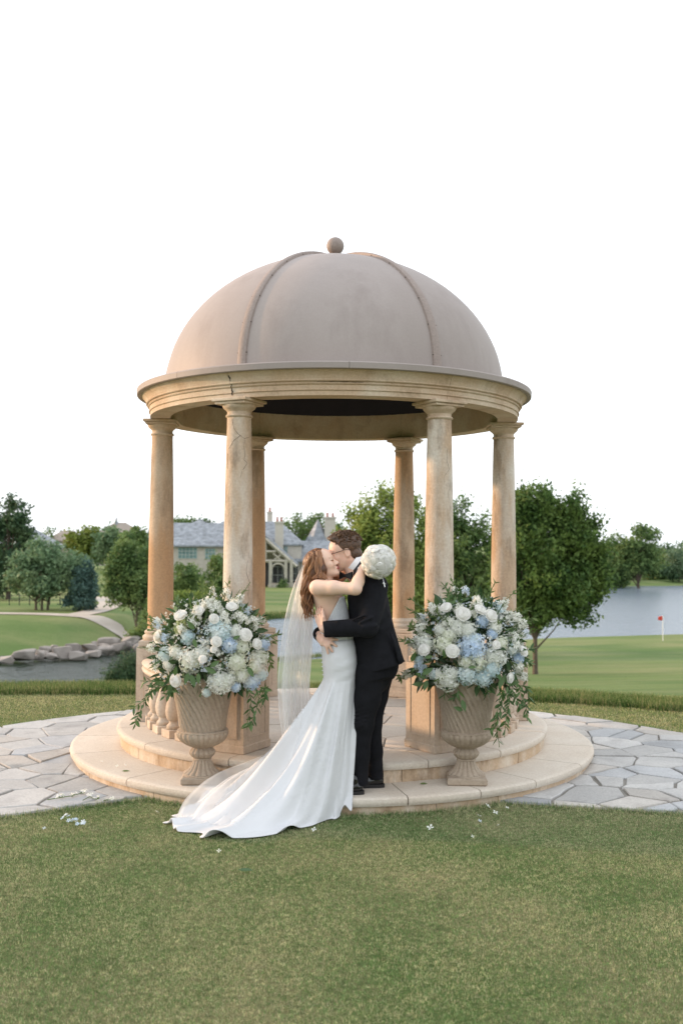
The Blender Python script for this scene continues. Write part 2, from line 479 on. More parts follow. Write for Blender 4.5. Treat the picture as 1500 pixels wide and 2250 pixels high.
jc = [-6, 22, 50, 76, 100, 128, 150, 176, 196, 214, 236, 258, 272, 289, 302, 318, 336]
for a, b_ in zip(jc, jc[1:]+[jc[0]+360]): ring_block('riser_stone', 1.9, R1-.032, -.05, Z1-.062, R(a), R(b_), M['riser'], steps, 0, .003)
jd = [-14, 12, 40, 66, 94, 120, 150, 172, 192, 215, 238, 262, 286, 300, 322]
for a, b_ in zip(jd, jd[1:]+[jd[0]+360]): ring_block('riser_stone', 1.6, R2-.032, .06, Z2-.059, R(a), R(b_), M['riser'], steps, 0, .003)
mb = MB(); mb.lathe([(2.17,-.05),(2.17,.052)], 72); mb.lathe([(1.795,.05),(1.795,.2)], 72); mb.lathe([(1.77,.112),(1.9,.112)], 72)
mb.lathe([(.01,.246),(1.6,.246)], 64)
mb.build('bedding', M['mortar'], steps)
rf = random.Random(9)
pts = scatter(rf, -1.6, 1.6, -1.6, 1.6, .36, 1500)
for i, cell in enumerate(cells(pts, [(-2,-2),(2,-2),(2,2),(-2,2)])):
    for s in range(48):
        a = 2*math.pi*s/48; cell = clip(cell, math.cos(a), math.sin(a), 1.492)
        if len(cell) < 3: break
    if len(cell) < 3: continue
    cell = inset(cell, .007)
    if len(cell) < 3 or area(cell) < .01: continue
    mb = MB(); mb.prism(rough_edges(cell, rf, .004), .24, Z2-.002+rf.uniform(-.002, .003), .004); mb.build('flagstone', M['floorflag'], steps)

# ================================================================ GAZEBO
PHI = 0.0393
gaz = thing('gazebo', 'round stone gazebo with six columns and a taupe ribbed dome', 'gazebo')
ZB, ZS = 0.944, 2.85
def pedestal_mesh():
    mb = MB(); h = ZB-.05-Z2
    mb.box((0,0,Z2+h/2), (.350,.350,h), bev=.006)
    mb.box((0,0,Z2+.03), (.366,.366,.06), bev=.006)
    mb.box((0,0,ZB-.0255), (.322,.322,.049), bev=.008)
    return mb.mesh('pedestal', True, R(30))
def panel_mesh():
    mb = MB(); z0, z1 = Z2+.11, ZB-.12; zc, h = (z0+z1)/2, z1-z0; w = .235
    for sx in (-1, 1): mb.box((sx*w/2, 0, zc), (.009, .009, h+.009))
    for zz in (z0, z1): mb.box((0, 0, zz), (w-.010, .009, .009))
    return mb.mesh('panel_moulding', False)
ped_me, pan_me = pedestal_mesh(), panel_mesh()
mb = MB(); mb.lathe([(.0,ZB),(.142,ZB),(.150,ZB+.012),(.150,ZB+.030),(.140,ZB+.040),(.130,ZB+.046),(.130,ZB+.054),(.134,ZB+.060),(.134,ZB+.072),(.124,ZB+.080),(.114,ZB+.086),(.110,ZB+.10)], 40)
base_me = mb.mesh('column_base', True, R(40))
prof = []
for k in range(15):
    t = k/14; z = ZB+.10+t*(2.712-ZB-.10); prof.append((.110-.0205*t**1.6+.002*math.sin(t*math.pi), z))
mb = MB(); mb.lathe(prof, 44); shaft_me = mb.mesh('shaft', True); shaft2_me = mb.mesh('shaft', True)
mb = MB(); mb.lathe([(.0895,2.712),(.098,2.716),(.102,2.724),(.098,2.732),(.0895,2.736),(.0895,2.757),(.096,2.762),(.099,2.768),(.108,2.774),(.119,2.784),(.125,2.796),(.127,2.806),(.10,2.807)], 44)
mb.box((0,0,2.8165), (.262,.262,.019), bev=.003); mb.box((0,0,2.8375), (.296,.296,.0225), bev=.004)
cap_me = mb.mesh('capital', True, R(40))
AN = {'FL': 240, 'FR': 300, 'SL': 180, 'SR': 0, 'BL': 120, 'BR': 60}
cols = {}
for k, deg in AN.items():
    a = R(deg)+PHI; loc = (1.5*math.cos(a), 1.5*math.sin(a), 0); rz = a
    pe = obj('pedestal', ped_me, M['stone'], gaz, loc=loc, rot=(0,0,rz))
    for q in range(4):
        n = q*math.pi/2
        obj('panel_moulding', pan_me, M['stone'], pe, loc=(.1765*math.cos(n), .1765*math.sin(n), 0), rot=(0,0,n+math.pi/2))
    co = obj('column', shaft_me if k not in ('FL','FR','SR') else shaft2_me, M['column'] if k not in ('FL','FR','SR') else M['column_pale'], gaz, loc=loc, rot=(0,0,rz+deg)); cols[k] = co
    obj('column_base', base_me, M['stone'], co); obj('capital', cap_me, M['entab'], co, rot=(0,0,-deg))
    co.rotation_euler = (0, 0, rz); [setattr(c_, 'rotation_euler', (0,0,0)) for c_ in co.children]
# hairline cracks in the front columns
def crack(col_key, paths, deg):
    a = R(AN[col_key])+PHI; cx, cy = 1.5*math.cos(a), 1.5*math.sin(a); mb = MB(); Mi = Matrix.Rotation(-a, 3, 'Z')
    for path in paths:
        P = []
        fine = []
        for p, q in zip(path, path[1:]):
            for s in range(4):
                t = s/4; fine.append((p[0]+(q[0]-p[0])*t+rnd.uniform(-.9,.9)*(s > 0), p[1]+(q[1]-p[1])*t))
        fine.append(path[-1])
        for (px_, py_) in fine:
            z = W(px_, py_, cy-.09).z; r_ = .110-.0205*max(0, min(1, (z-ZB-.1)/(2.712-ZB-.1)))**1.6+.0016
            lx = W(px_, py_, cy-.09).x-cx
            lx = max(-r_*.97, min(r_*.97, lx)); ly = -math.sqrt(r_*r_-lx*lx)
            q = Mi @ Vector((lx, ly, 0)); P.append((q.x, q.y, z))
        mb.tube(P, [rnd.uniform(.0006, .0018)*(1 if col_key == 'FL' else .6) for _ in P], 4)
    mb.build('crack', M['crack'], cols[col_key])
crack('FL', [[(510,921),(513,935),(516,945),(528,957),(537,963),(546,960)], [(528,957),(514,968),(502,985)],
             [(537,963),(536,980),(538,1000),(536,1010),(543,1018),(534,1032)], [(500,995),(499,1010),(500,1030)], [(531,1036),(528,1050)],
             [(545,1230),(541,1255),(548,1280),(544,1310)]], 240)
crack('FR', [[(983,985),(981,1010),(987,1030),(976,1045),(975,1062)]], 300)
# entablature: six curved blocks that meet over the columns
prof = [(1.419,2.85),(1.591,2.85),(1.591,2.884),(1.600,2.886),(1.602,2.891),(1.598,2.895),(1.598,2.926),(1.608,2.929),(1.613,2.936),(1.608,2.942),(1.608,2.947),(1.622,2.950),(1.627,2.956),(1.624,2.962),(1.628,2.980),(1.638,3.0),(1.655,3.017),(1.664,3.026),(1.664,3.052),(1.419,3.09)]
for k in range(6):
    a0 = k*math.pi/3+PHI; mb = MB(); n = 22
    mb.lathe(prof+[prof[0]], n, a0+.0009, a0+math.pi/3-.0009)
    kk = len(prof); mb.f.append([q*(n+1) for q in range(kk)]); mb.f.append([q*(n+1)+n for q in range(kk)][::-1])
    mb.build('entablature_block', M['entab'], gaz, auto=R(28))
# dirty joint above the front-left column and the hairline on the frieze
mb = MB()
a = R(240)+PHI
zz = np.linspace(2.87, 3.03, 14)
mb.tube([((1.60+.045*max(0,(z-2.95)/.08)+.012*(z > 2.93))*math.cos(a+rnd.uniform(-.004,.004)), (1.60+.045*max(0,(z-2.95)/.08)+.012*(z > 2.93))*math.sin(a+rnd.uniform(-.004,.004)), z) for z in zz], [rnd.uniform(.002,.0075) for _ in zz], 5)
mb.build('crack', M['crack'], gaz)
mb = MB(); mb.tube([(1.6145*math.cos(t), 1.6145*math.sin(t), 2.9435+rnd.uniform(-.001,.001)) for t in np.linspace(R(266), R(278), 14)], [rnd.uniform(.0005,.0022) for _ in range(14)], 4); mb.build('crack', M['crack'], gaz)
# metal gutter edge in lengths
gp = [(1.655,3.0285),(1.698,3.027),(1.703,3.031),(1.706,3.070),(1.700,3.079),(1.688,3.081),(1.46,3.098),(1.46,3.09),(1.655,3.054)]
for a0, a1 in ((182,226),(226,274),(274,329),(329,372),(12,70),(70,128),(128,182)):
    n = 20; mb = MB(); mb.lathe(gp+[gp[0]], n, R(a0)+.0008, R(a1)-.0008); kk = len(gp)
    mb.f.append([q*(n+1) for q in range(kk)]); mb.f.append([q*(n+1)+n for q in range(kk)][::-1])
    mb.build('gutter_length', M['dome'], gaz, auto=R(30))
# dome
DR, DH, DZ = 1.468, 1.185, 3.092
def dome_pt(t, off=0.0): return ((DR+off)*math.cos(t), DZ+(DH+off)*math.sin(t))
dome = obj('dome', MB().lathe([(DR-.03, DZ), (DR-.03, DZ+.01)], 72).mesh('dome'), M['dome'], gaz)
for k in range(6):
    a0 = k*math.pi/3+PHI; mb = MB()
    mb.lathe([dome_pt(t) for t in np.linspace(0, math.pi/2*.985, 26)], 20, a0, a0+math.pi/3); mb.build('dome_panel', M['dome'], dome, auto=None)
    P = []; F = []; ts = np.linspace(0, math.pi/2*.995, 36)
    for t in ts:
        r, z = dome_pt(t); hw = .034*(.55+.45*math.cos(t))
        nx, nz = math.cos(t)/DR, math.sin(t)/DH; l = math.hypot(nx, nz); nx /= l; nz /= l
        for s, o_ in ((-1.25,-.004),(-1,.014),(-.55,.020),(0,.022),(.55,.020),(1,.014),(1.25,-.004)):
            o_ = o_+(.016*(t/1.5)**3 if o_ > 0 else -.01); rr = r+nx*o_; P.append((rr*math.cos(a0)-s*hw*math.sin(a0), rr*math.sin(a0)+s*hw*math.cos(a0), z+nz*o_))
    for i in range(len(ts)-1):
        for q in range(6): F.append([i*7+q, i*7+q+1, i*7+8+q, i*7+7+q])
    mb = MB(); mb.add(P, F); rib = mb.build('rib', M['rib'], dome, auto=R(40))
    mb = MB()
    for t in np.linspace(.1, 1.35, 7):
        for s in (-1.12, 1.12):
            r, z = dome_pt(t, .008); hw = .034*(.55+.45*math.cos(t)); c_ = Vector((r*math.cos(a0)-s*hw*math.sin(a0), r*math.sin(a0)+s*hw*math.cos(a0), z))
            mb.box(c_, (.006,.006,.006), Matrix.Rotation(a0, 3, 'Z'))
    tag(mb.build('rivets', M['crack'], dome), kind='stuff')
mb = MB(); mb.lathe([(.001,4.25),(.16,4.262),(.13,4.285),(.06,4.30),(.035,4.31),(.030,4.345)]+[(.078*math.sin(t), 4.416-.078*math.cos(t)) for t in np.linspace(.42, math.pi, 16)], 28)
mb.build('finial', M['rib'], gaz)
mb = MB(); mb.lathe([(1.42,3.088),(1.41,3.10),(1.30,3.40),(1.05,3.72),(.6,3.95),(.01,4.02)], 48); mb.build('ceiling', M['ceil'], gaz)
# balustrades on the four closed sides
bal_prof = [(.045,0),(.052,.008),(.052,.026),(.044,.034),(.034,.046),(.034,.062),(.044,.070),(.052,.084),(.060,.112),(.0625,.140),(.060,.170),(.052,.205),(.041,.240),(.032,.275),(.028,.300),(.030,.318),(.040,.326),(.040,.340),(.032,.346),(.046,.356),(.046,.372)]
mb = MB(); mb.lathe([(r, z+.062) for r, z in bal_prof], 20); mb.box((0,0,.031), (.135,.135,.061), bev=.004); turned_me = mb.mesh('baluster', True, R(42))
rail_prof = [(-.085,.436),(-.10,.446),(-.105,.460),(-.098,.474),(-.088,.480),(-.10,.490),(-.106,.505),(-.095,.522),(-.06,.536),(0,.542),(.06,.536),(.095,.522),(.106,.505),(.10,.490),(.088,.480),(.098,.474),(.105,.460),(.10,.446),(.085,.436)]
for deg0 in (180, 120, 300, 0):
    ba = obj('balustrade', MB().lathe([(1.53+r, Z2+z) for r, z in rail_prof+[rail_prof[0]]], 22, R(deg0)+PHI+R(6.2), R(deg0+60)+PHI-R(6.2)).mesh('balustrade', True, R(40)), M['stone'], gaz)
    for k in range(6):
        a = R(deg0)+PHI+R(10.6+7.75*k); l_ = (1.53*math.cos(a), 1.53*math.sin(a), Z2)
        obj('baluster', turned_me, M['stone'], ba, loc=l_, rot=(0,0,a))
# ================================================================ GRASS (blades as real triangles, nobody could count them)
def blades(name, xy, z, h, w, lean, m, label):
    n = len(xy); a = nrg.uniform(0, 2*np.pi, n); l = nrg.uniform(0, lean, n); la = nrg.uniform(0, 2*np.pi, n)
    hh = h*nrg.uniform(.55, 1.25, n); ww = w*nrg.uniform(.6, 1.3, n)
    base = np.column_stack([xy, z])
    dx = np.column_stack([np.cos(a)*ww/2, np.sin(a)*ww/2, np.zeros(n)])
    tip = base+np.column_stack([np.cos(la)*l*hh, np.sin(la)*l*hh, hh*np.sqrt(np.maximum(.1, 1-.6*l*l))])
    V = np.empty((n*3, 3), np.float32); V[0::3] = base-dx; V[1::3] = base+dx; V[2::3] = tip
    return tag(obj(name, mesh_np(name, V, np.arange(n*3).reshape(-1, 3), False), m), label, None, None, 'stuff')
def grass_mat(name, green, lush, straw, amt, trans=.25, patch=1.3):
    m, nt, N, L, b = nmat(name); p = wpos(nt)
    c = mixc(nt, island(nt), green, lush)
    f1 = nd(nt, 'ShaderNodeMath', operation='ADD'); L.new(mul(nt, noise(nt, p, patch, 4, .65, .36, .66), amt), f1.inputs[0])
    L.new(mul(nt, noise(nt, p, 22, 3, .7, .42, .62), .36), f1.inputs[1])
    gt = nd(nt, 'ShaderNodeMath', operation='GREATER_THAN'); L.new(f1.outputs[0], gt.inputs[0])
    w2 = nd(nt, 'ShaderNodeTexWhiteNoise', noise_dimensions='1D'); L.new(island(nt), w2.inputs['W']); L.new(w2.outputs['Value'], gt.inputs[1])
    c = mixc(nt, gt.outputs[0], c, mixc(nt, w2.outputs['Value'], straw, tuple(x*.75 for x in straw)))
    c = mixc(nt, .55, c, mixc(nt, noise(nt, p, 38, 3, .75, .36, .64), (.12,.12,.12), (.88,.88,.88)), 'OVERLAY')
    L.new(c, b.inputs['Base Color']); b.inputs['Roughness'].default_value = .65; b.inputs['Specular IOR Level'].default_value = .2
    t = nd(nt, 'ShaderNodeBsdfTranslucent'); L.new(c, t.inputs['Color'])
    mx = nd(nt, 'ShaderNodeMixShader'); mx.inputs[0].default_value = trans
    L.new(b.outputs[0], mx.inputs[1]); L.new(t.outputs[0], mx.inputs[2]); L.new(mx.outputs[0], N['Material Output'].inputs['Surface'])
    return m
M['grass'] = grass_mat('lawn_blades', (.095,.175,.058), (.20,.30,.115), (.50,.48,.28), .55)
M['grass2'] = grass_mat('lawn_blades_dry', (.16,.22,.07), (.25,.31,.12), (.50,.47,.25), .75)
M['rough'] = grass_mat('rough_blades', (.07,.14,.035), (.14,.22,.06), (.38,.36,.16), .35)
def field(x0, x1, y0, y1, dens):
    n = int((x1-x0)*(y1-y0)*dens); return np.column_stack([nrg.uniform(x0, x1, n), nrg.uniform(y0, y1, n)])
def lawn_mask(P, soft=.0):
    x, y = P[:, 0], P[:, 1]; fl = np.maximum(np.where(x < 0, -1.85+.59*(x+1.38), -1.9-.22*(x-1.39)), -3.4)
    fl = fl+.012*np.sin(x*23)+.01*np.sin(x*57)+nrg.normal(0, .010, len(x))
    pat = (np.hypot(x-PC[0], y-PC[1]) < PR+.02*np.sin(x*19)*np.sin(y*17)+nrg.normal(0, .012, len(x))) & (y > fl)
    st = np.hypot(x, y) < R1-.035
    return ~(pat | st)
P = field(-3.6, 3.7, -6.3, -1.7, 42000)
d = P[:, 1]-CAM.y; keep = lawn_mask(P) & (np.abs(P[:, 0]-CAM.x) < d*.40+.35) & (d > 2.2)
keep &= nrg.random(len(P)) < np.clip(1.28-.06*d, .3, 1)
P = P[keep]
blades('lawn_grass', P, np.full(len(P), .002), .0155, .0030, 1.2, M['grass'], 'short mottled turf in the foreground')
edge = field(-4.2, 4.2, -2.9, 2.7, 14000)
x, y = edge[:, 0], edge[:, 1]; fl = np.where(x < 0, -1.85+.59*(x+1.38), -1.9-.22*(x-1.39))
rr = np.hypot(x-PC[0], y-PC[1])
ke = ((np.abs(y-fl+.02) < .045) & (np.abs(x) > 1.15) & (rr < PR+.05)) | ((np.abs(rr-PR-.03) < .05) & (y > fl)) | ((np.abs(np.hypot(x, y)-R1-.0) < .045) & (y < fl+.03))
edge = edge[ke]
blades('edge_tufts', edge, np.full(len(edge), .0), .040, .0045, .9, M['grass'], 'longer grass fringe along the stones')
Q = field(-6.5, 6.5, -2.4, 3.1, 5200); d = Q[:, 1]-CAM.y
Q = Q[lawn_mask(Q) & (Q[:, 1] > -2.2) & (np.hypot(Q[:, 0]-PC[0], Q[:, 1]-PC[1]) > PR-.02)]
blades('lawn_strip_grass', Q, np.full(len(Q), .002), .024, .0075, 1.1, M['grass2'], 'dry short turf between paving and the rough')
# longer grass where the terrace drops away
line = catmull([(-9,2.3,0),(-6.5,2.7,0),(-3.97,2.9,0),(-2.3,2.95,0),(0,2.95,0),(2.14,2.62,0),(3.67,1.95,0),(5.2,1.1,0),(7,-.3,0)], 20)
LA = np.array([(p.x, p.y) for p in line]); n = 120000; k = nrg.integers(0, len(LA)-1, n); t = nrg.random(n)[:, None]
C = LA[k]*(1-t)+LA[k+1]*t; T = LA[k+1]-LA[k]; T /= np.linalg.norm(T, axis=1)[:, None]
C = C+np.column_stack([-T[:, 1], T[:, 0]])*(nrg.uniform(0, .62, n)+.02*np.sin(k*.9))[:, None]
blades('rough_grass', C, np.zeros(n), .105, .0085, .55, M['rough'], 'band of long grass at the edge of the terrace')

# ================================================================ TREES
M['bark'] = stone_mat('bark', (.10,.075,.055), (.16,.125,.095), (.05,.038,.028), .6, .6, sc=14)
M['lf_oak'] = leaf_mat('leaves_right_tree', (0.031,0.074,0.019), (0.129,0.211,0.057), .3, third=(0.175,0.247,0.062), posn=1.1)
M['lf_elm'] = leaf_mat('leaves_elm', (0.086,0.145,0.033), (0.264,0.343,0.086), .3, third=(0.356,0.409,0.106), posn=.6)
M['lf_mid'] = leaf_mat('leaves_mid', (0.055,0.112,0.037), (0.172,0.257,0.086), .25, third=(0.211,0.284,0.092), posn=.5)
M['lf_dark'] = leaf_mat('needles_dark', (0.032,0.073,0.037), (0.086,0.145,0.066), .15, third=(0.099,0.145,0.066), posn=.5)
M['lf_blue'] = leaf_mat('needles_blue', (0.046,0.099,0.082), (0.112,0.185,0.152), .15)
M['lf_grey'] = leaf_mat('leaves_soft', (0.092,0.172,0.086), (0.205,0.304,0.165), .25, third=(0.238,0.317,0.158), posn=.5)
M['lf_yel'] = leaf_mat('leaves_yellow', (0.112,0.165,0.029), (0.251,0.297,0.066), .3)
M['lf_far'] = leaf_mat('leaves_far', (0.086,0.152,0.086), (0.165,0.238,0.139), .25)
def leaf_cloud(centers, spread, per, size, asp, r, up=0.0, stretch=None):
    n = len(centers)*per
    C = np.repeat(centers, per, 0)
    off = r.normal(0, 1, (n, 3))*spread
    if stretch is not None: off += np.repeat(stretch, per, 0)*r.normal(0, 1, (n, 1))
    C = C+off
    A = r.normal(0, 1, (n, 3)); A[:, 2] += up; A /= np.linalg.norm(A, axis=1)[:, None]
    B = r.normal(0, 1, (n, 3)); B -= A*(A*B).sum(1)[:, None]; B /= np.linalg.norm(B, axis=1)[:, None]
    s = (size*r.uniform(.6, 1.35, n))[:, None]
    V = np.empty((n*4, 3), np.float32)
    V[0::4] = C-A*s; V[1::4] = C+B*s*asp; V[2::4] = C+A*s; V[3::4] = C-B*s*asp
    return V, np.arange(n*4).reshape(-1, 4)
def tree(name, label, bx, d, blobs, n, leaf, m, trunk=.15, seed=1, group=None, spread=.30, up=.2, stems=1, spray=0.0, deep=.85, cat='tree', base_py=None, per=14, shell=.35, asp=.5):
    """blobs: crown masses measured as (px, py, half width px, half height px) at distance d"""
    r = np.random.default_rng(seed)
    base = on_land(bx, d)
    if base_py is not None:
        p = W(bx, base_py, CAM.y+d); base = Vector((p.x, p.y, min(p.z, land(p.x, p.y)+.02)))
    k = d/FPX
    o = thing(name, label, cat, base, 0, group)
    cen = []; out = []; vol = np.array([b_[2]*b_[3]*b_[2] for b_ in blobs], float); vol = vol**.75; vol /= vol.sum()
    for b_, v in zip(blobs, vol):
        c_ = W(b_[0], b_[1], CAM.y+d)-base; nn = max(3, int(n*v/per))
        nb = int(np.clip(6+nn/14, 7, 26))                                   # boughs: lumps on the mass, with gaps between them
        bo = r.normal(0, 1, (nb, 3)); bo /= np.linalg.norm(bo, axis=1)[:, None]; bo *= r.uniform(.45, .95, (nb, 1)); br = r.uniform(.20, .42, nb)
        pick = r.integers(0, nb, nn); q = r.normal(0, 1, (nn, 3)); q /= np.linalg.norm(q, axis=1)[:, None]
        q = bo[pick]+q*(r.random((nn, 1))**shell)*br[pick][:, None]
        sc = np.array([b_[2]*k, b_[2]*k*deep, b_[3]*k])
        cen.append(np.array(c_)+q*sc); out.append(q)
    cen = np.concatenate(cen); out = np.concatenate(out)
    keep = cen[:, 2] > .05; cen = cen[keep]; out = out[keep]
    st = None
    if spray > 0:
        st = out*.6; st[:, 2] += .7; st /= np.linalg.norm(st, axis=1)[:, None]+1e-6; st = st*spray
    Vv, Ff = leaf_cloud(cen, spread, per, leaf, asp, r, up, st)
    Vv[:, 2] = np.maximum(Vv[:, 2], .02)
    tag(obj('crown', mesh_np('crown', Vv, Ff, False), m, o), kind='stuff')
    # trunk and limbs
    top = max(blobs, key=lambda q: q[3]*q[2]); tc = W(top[0], top[1], CAM.y+d)-base
    for s in range(stems):
        mb = MB(); ox = (s-(stems-1)/2)*trunk*4
        hz = tc.z
        P = [Vector((ox, 0, -.2)), Vector((ox*1.1, 0, hz*.25)), Vector((ox*1.3+tc.x*.3, trunk*.6, hz*.55)), Vector((tc.x*.8+ox, 0, hz*.95))]
        P = catmull(P, 4); nP = len(P); mb.tube(P, [trunk*(1.25 if i == 0 else 1-.75*i/nP) for i in range(nP)], 9)
        mb.build('trunk', M['bark'], o)
        mbl = MB()
        for b_ in blobs:
            c_ = W(b_[0], b_[1], CAM.y+d)-base
            for q in range(3):
                e = Vector(c_)+Vector((r.uniform(-.6,.6)*b_[2]*k, r.uniform(-.6,.6)*b_[2]*k, r.uniform(-.2,.6)*b_[3]*k))
                s0 = P[min(nP-2, int(nP*r.uniform(.3, .7)))]; mid = s0.lerp(e, .5)+Vector((0,0,-.06*(e-s0).length))
                mbl.tube([s0, s0.lerp(mid, .6), mid, e], [trunk*.42, trunk*.32, trunk*.22, trunk*.06], 5)
        tag(mbl.build('limbs', M['bark'], o), kind='stuff')
        if s == 0 and stems > 1: continue
    return o
# the lone tree on the lawn at the right
tree('lawn_tree', 'leafy dark green tree with one trunk on the lawn at the right', 1175, 40,
     [(1180,1190,80,85),(1165,1120,48,48),(1225,1130,48,48),(1270,1180,55,60),(1290,1245,50,60),(1120,1205,45,70),(1215,1280,85,65),(1140,1300,55,55),(1260,1320,65,50),(1180,1350,45,30),(1145,1085,14,26),(1262,1118,22,34),(1312,1275,32,38),(1205,1095,24,26),(1290,1150,16,22),(1108,1140,20,40),(1305,1215,26,26)],
     52000, .085, M['lf_oak'], .11, 3, spread=.10, up=.7, spray=.26, base_py=1474, per=12, shell=.3)
tree('shade_tree', 'broad light green tree behind the right-hand gap of the columns', 850, 62,
     [(850,1140,62,62),(800,1180,55,60),(905,1170,55,70),(850,1220,90,80),(790,1250,50,70),(920,1260,60,70),(765,1130,18,16),(855,1082,26,22),(900,1110,25,22),(815,1115,26,20),(850,1310,110,60),(770,1200,30,40),(830,1370,90,40),(910,1350,70,50)],
     34000, .12, M['lf_elm'], .2, 4, spread=.22, up=.4, spray=.25, per=12, shell=.3)
tree('shade_tree', 'darker green tree standing just left of the lone lawn tree', 1015, 66,
     [(1000,1140,36,45),(1010,1200,70,55),(1060,1230,45,65),(965,1220,50,70),(1030,1280,75,70),(960,1300,60,60),(1015,1105,20,18),(1075,1190,18,25),(1020,1345,90,50),(945,1150,30,50),(1075,1300,40,60),(960,1375,60,40),(1060,1385,60,40),(1040,1165,35,35)],
     32000, .13, M['lf_mid'], .2, 5, spread=.22, up=.4, spray=.2, per=12, shell=.3)
tree('pine_tree', 'tall dark pine at the far left edge of the photo', 22, 112, [(25,1240,52,50),(28,1180,45,48),(30,1130,32,35),(25,1102,13,18),(55,1150,22,28),(-5,1160,30,40),(20,1280,45,30),(-30,1220,40,60)],
     12000, .21, M['lf_dark'], .3, 6, spread=.33, up=.9, per=10, shell=.3)
tree('spreading_tree', 'wide low green tree with several trunks beside the left path', 96, 92, [(115,1225,62,38),(70,1255,48,42),(150,1245,55,45),(110,1270,75,35),(55,1290,35,25),(100,1205,40,18),(165,1285,45,35),(30,1270,14,12)],
     14000, .17, M['lf_grey'], .13, 7, spread=.27, up=.3, stems=3, per=11, shell=.3)
tree('spruce_tree', 'small blue-green spruce hugging the wide low tree', 178, 91, [(190,1265,24,28),(185,1295,34,30),(180,1320,40,18),(192,1245,14,14)], 6000, .15, M['lf_blue'], .12, 8, spread=.2, up=-.2, per=10, shell=.3)
tree('round_tree', 'round green tree with a thin trunk left of the left column', 303, 82, [(285,1225,45,35),(300,1265,55,45),(265,1290,38,35),(310,1310,48,35),(250,1255,26,30),(330,1240,30,40)], 13000, .15, M['lf_mid'], .12, 9, spread=.24, up=.3, per=11, shell=.3)
tree('yellow_tree', 'yellow-green tree between the far roofs at the left', 190, 150, [(180,1185,32,28),(205,1180,22,26),(160,1195,18,18),(190,1210,35,20)], 5000, .27, M['lf_yel'], .2, 10, spread=.4, up=.5, per=10)
tree('grey_tree', 'greyish green tree below the small spire', 245, 148, [(240,1185,30,30),(262,1190,25,25),(225,1210,25,25),(255,1215,30,25)], 5000, .27, M['lf_grey'], .2, 11, spread=.4, up=.5, per=10)
tree('dark_tree', 'dark green tree beside the slate house end wall', 298, 146, [(297,1180,25,25),(310,1205,30,30),(285,1210,25,25)], 4500, .27, M['lf_mid'], .2, 12, spread=.4, up=.5, per=10)
tree('round_bush', 'rounded green bush in front of the stone house wall', 410, 135, [(410,1265,32,28),(400,1290,32,26),(425,1295,30,26)], 5500, .22, M['lf_mid'], .12, 13, spread=.32, up=.3, cat='bush', per=10)
tree('conical_bush', 'upright dark green bush left of the front left column', 478, 128, [(478,1255,20,36),(470,1290,30,32),(490,1285,26,38)], 5500, .21, M['lf_mid'], .12, 14, spread=.3, up=.5, cat='bush', per=10)
tree('low_shrub', 'yellow-green low shrub beyond the left flower urn', 405, 110, [(400,1318,30,22),(430,1325,28,20),(380,1330,26,20)], 4500, .18, M['lf_elm'], .08, 15, spread=.26, cat='bush', per=10)
tree('low_shrub', 'dark leafy shrub between left path and the columns', 330, 76, [(320,1375,30,35),(345,1350,28,40),(300,1400,25,25),(360,1390,30,35)], 6500, .13, M['lf_mid'], .08, 16, spread=.2, cat='bush', per=10)
tree('juniper_shrub', 'feathery dark juniper at the near edge of the pond', 268, 50, [(265,1482,36,20),(285,1462,26,26),(245,1492,22,12),(300,1480,24,26)], 7000, .085, M['lf_dark'], .05, 17, spread=.10, up=1.2, spray=.18, cat='bush', per=10, asp=.22)
tree('porch_bush', 'small pointed green bush beside the timber porch', 620, 160, [(620,1300,16,14),(620,1287,9,10),(600,1308,14,8)], 2500, .2, M['lf_mid'], .08, 18, spread=.25, cat='bush')
tree('porch_bush', 'low rounded bush at the right of the porch post', 655, 160, [(655,1300,14,12),(640,1305,10,9)], 1800, .2, M['lf_mid'], .08, 19, spread=.25, cat='bush')
far = [(100,205,1172,1200,26,'lf_mid','far tree between the left roofs, above the spreading tree'),(335,230,1165,1190,40,'lf_far','hazy far tree just above the slate roof end'),(405,215,1138,1160,32,'lf_mid','tree top showing above the slate ridge'),
       (450,220,1142,1160,28,'lf_far','smaller tree top right of the one above the slate ridge'),(560,215,1150,1180,45,'lf_mid','tree behind the house hidden mostly by the back left column'),(640,210,1132,1165,42,'lf_mid','big dark tree behind the house chimney'),(690,214,1128,1165,34,'lf_mid','dark tree behind the pointed turret roof'),
       (1105,190,1175,1230,42,'lf_mid','far shore tree showing behind the right side column'),(1345,188,1172,1225,40,'lf_mid','left neighbour of the trunked tree on the far shore'),(1465,235,1195,1240,26,'lf_far','pale tree beyond the far shore at right'),
       (1495,230,1188,1240,36,'lf_far','pale tree cut by the right edge of the photo'),(1300,192,1170,1225,44,'lf_mid','far shore tree half hidden by the lone lawn tree'),(1240,194,1165,1225,46,'lf_mid','far shore tree behind the crown of the lone lawn tree'),(730,212,1150,1190,40,'lf_mid','dark tree right of the tall pale chimney'),(60,230,1178,1200,40,'lf_far','hazy far tree behind the pine'),(150,240,1180,1195,30,'lf_far','hazy far tree above the yellow-green tree'),
       (1330,206,1192,1232,40,'lf_mid','low tree in the far shore belt right beside the lone lawn tree'),(1372,210,1182,1230,40,'lf_mid','low tree in the far shore belt behind the trunked tree'),(1440,214,1205,1240,34,'lf_mid','low tree in the far shore belt right of the trunked tree'),(1482,218,1208,1242,34,'lf_far','low hazy tree in the far shore belt near the right edge'),(270,218,1172,1200,40,'lf_far','hazy far tree behind the greyish green tree'),
       (1180,198,1175,1235,46,'lf_mid','far shore tree behind the lone lawn tree trunk side'),(1545,225,1180,1235,40,'lf_far','pale tree beyond the frame at right')]
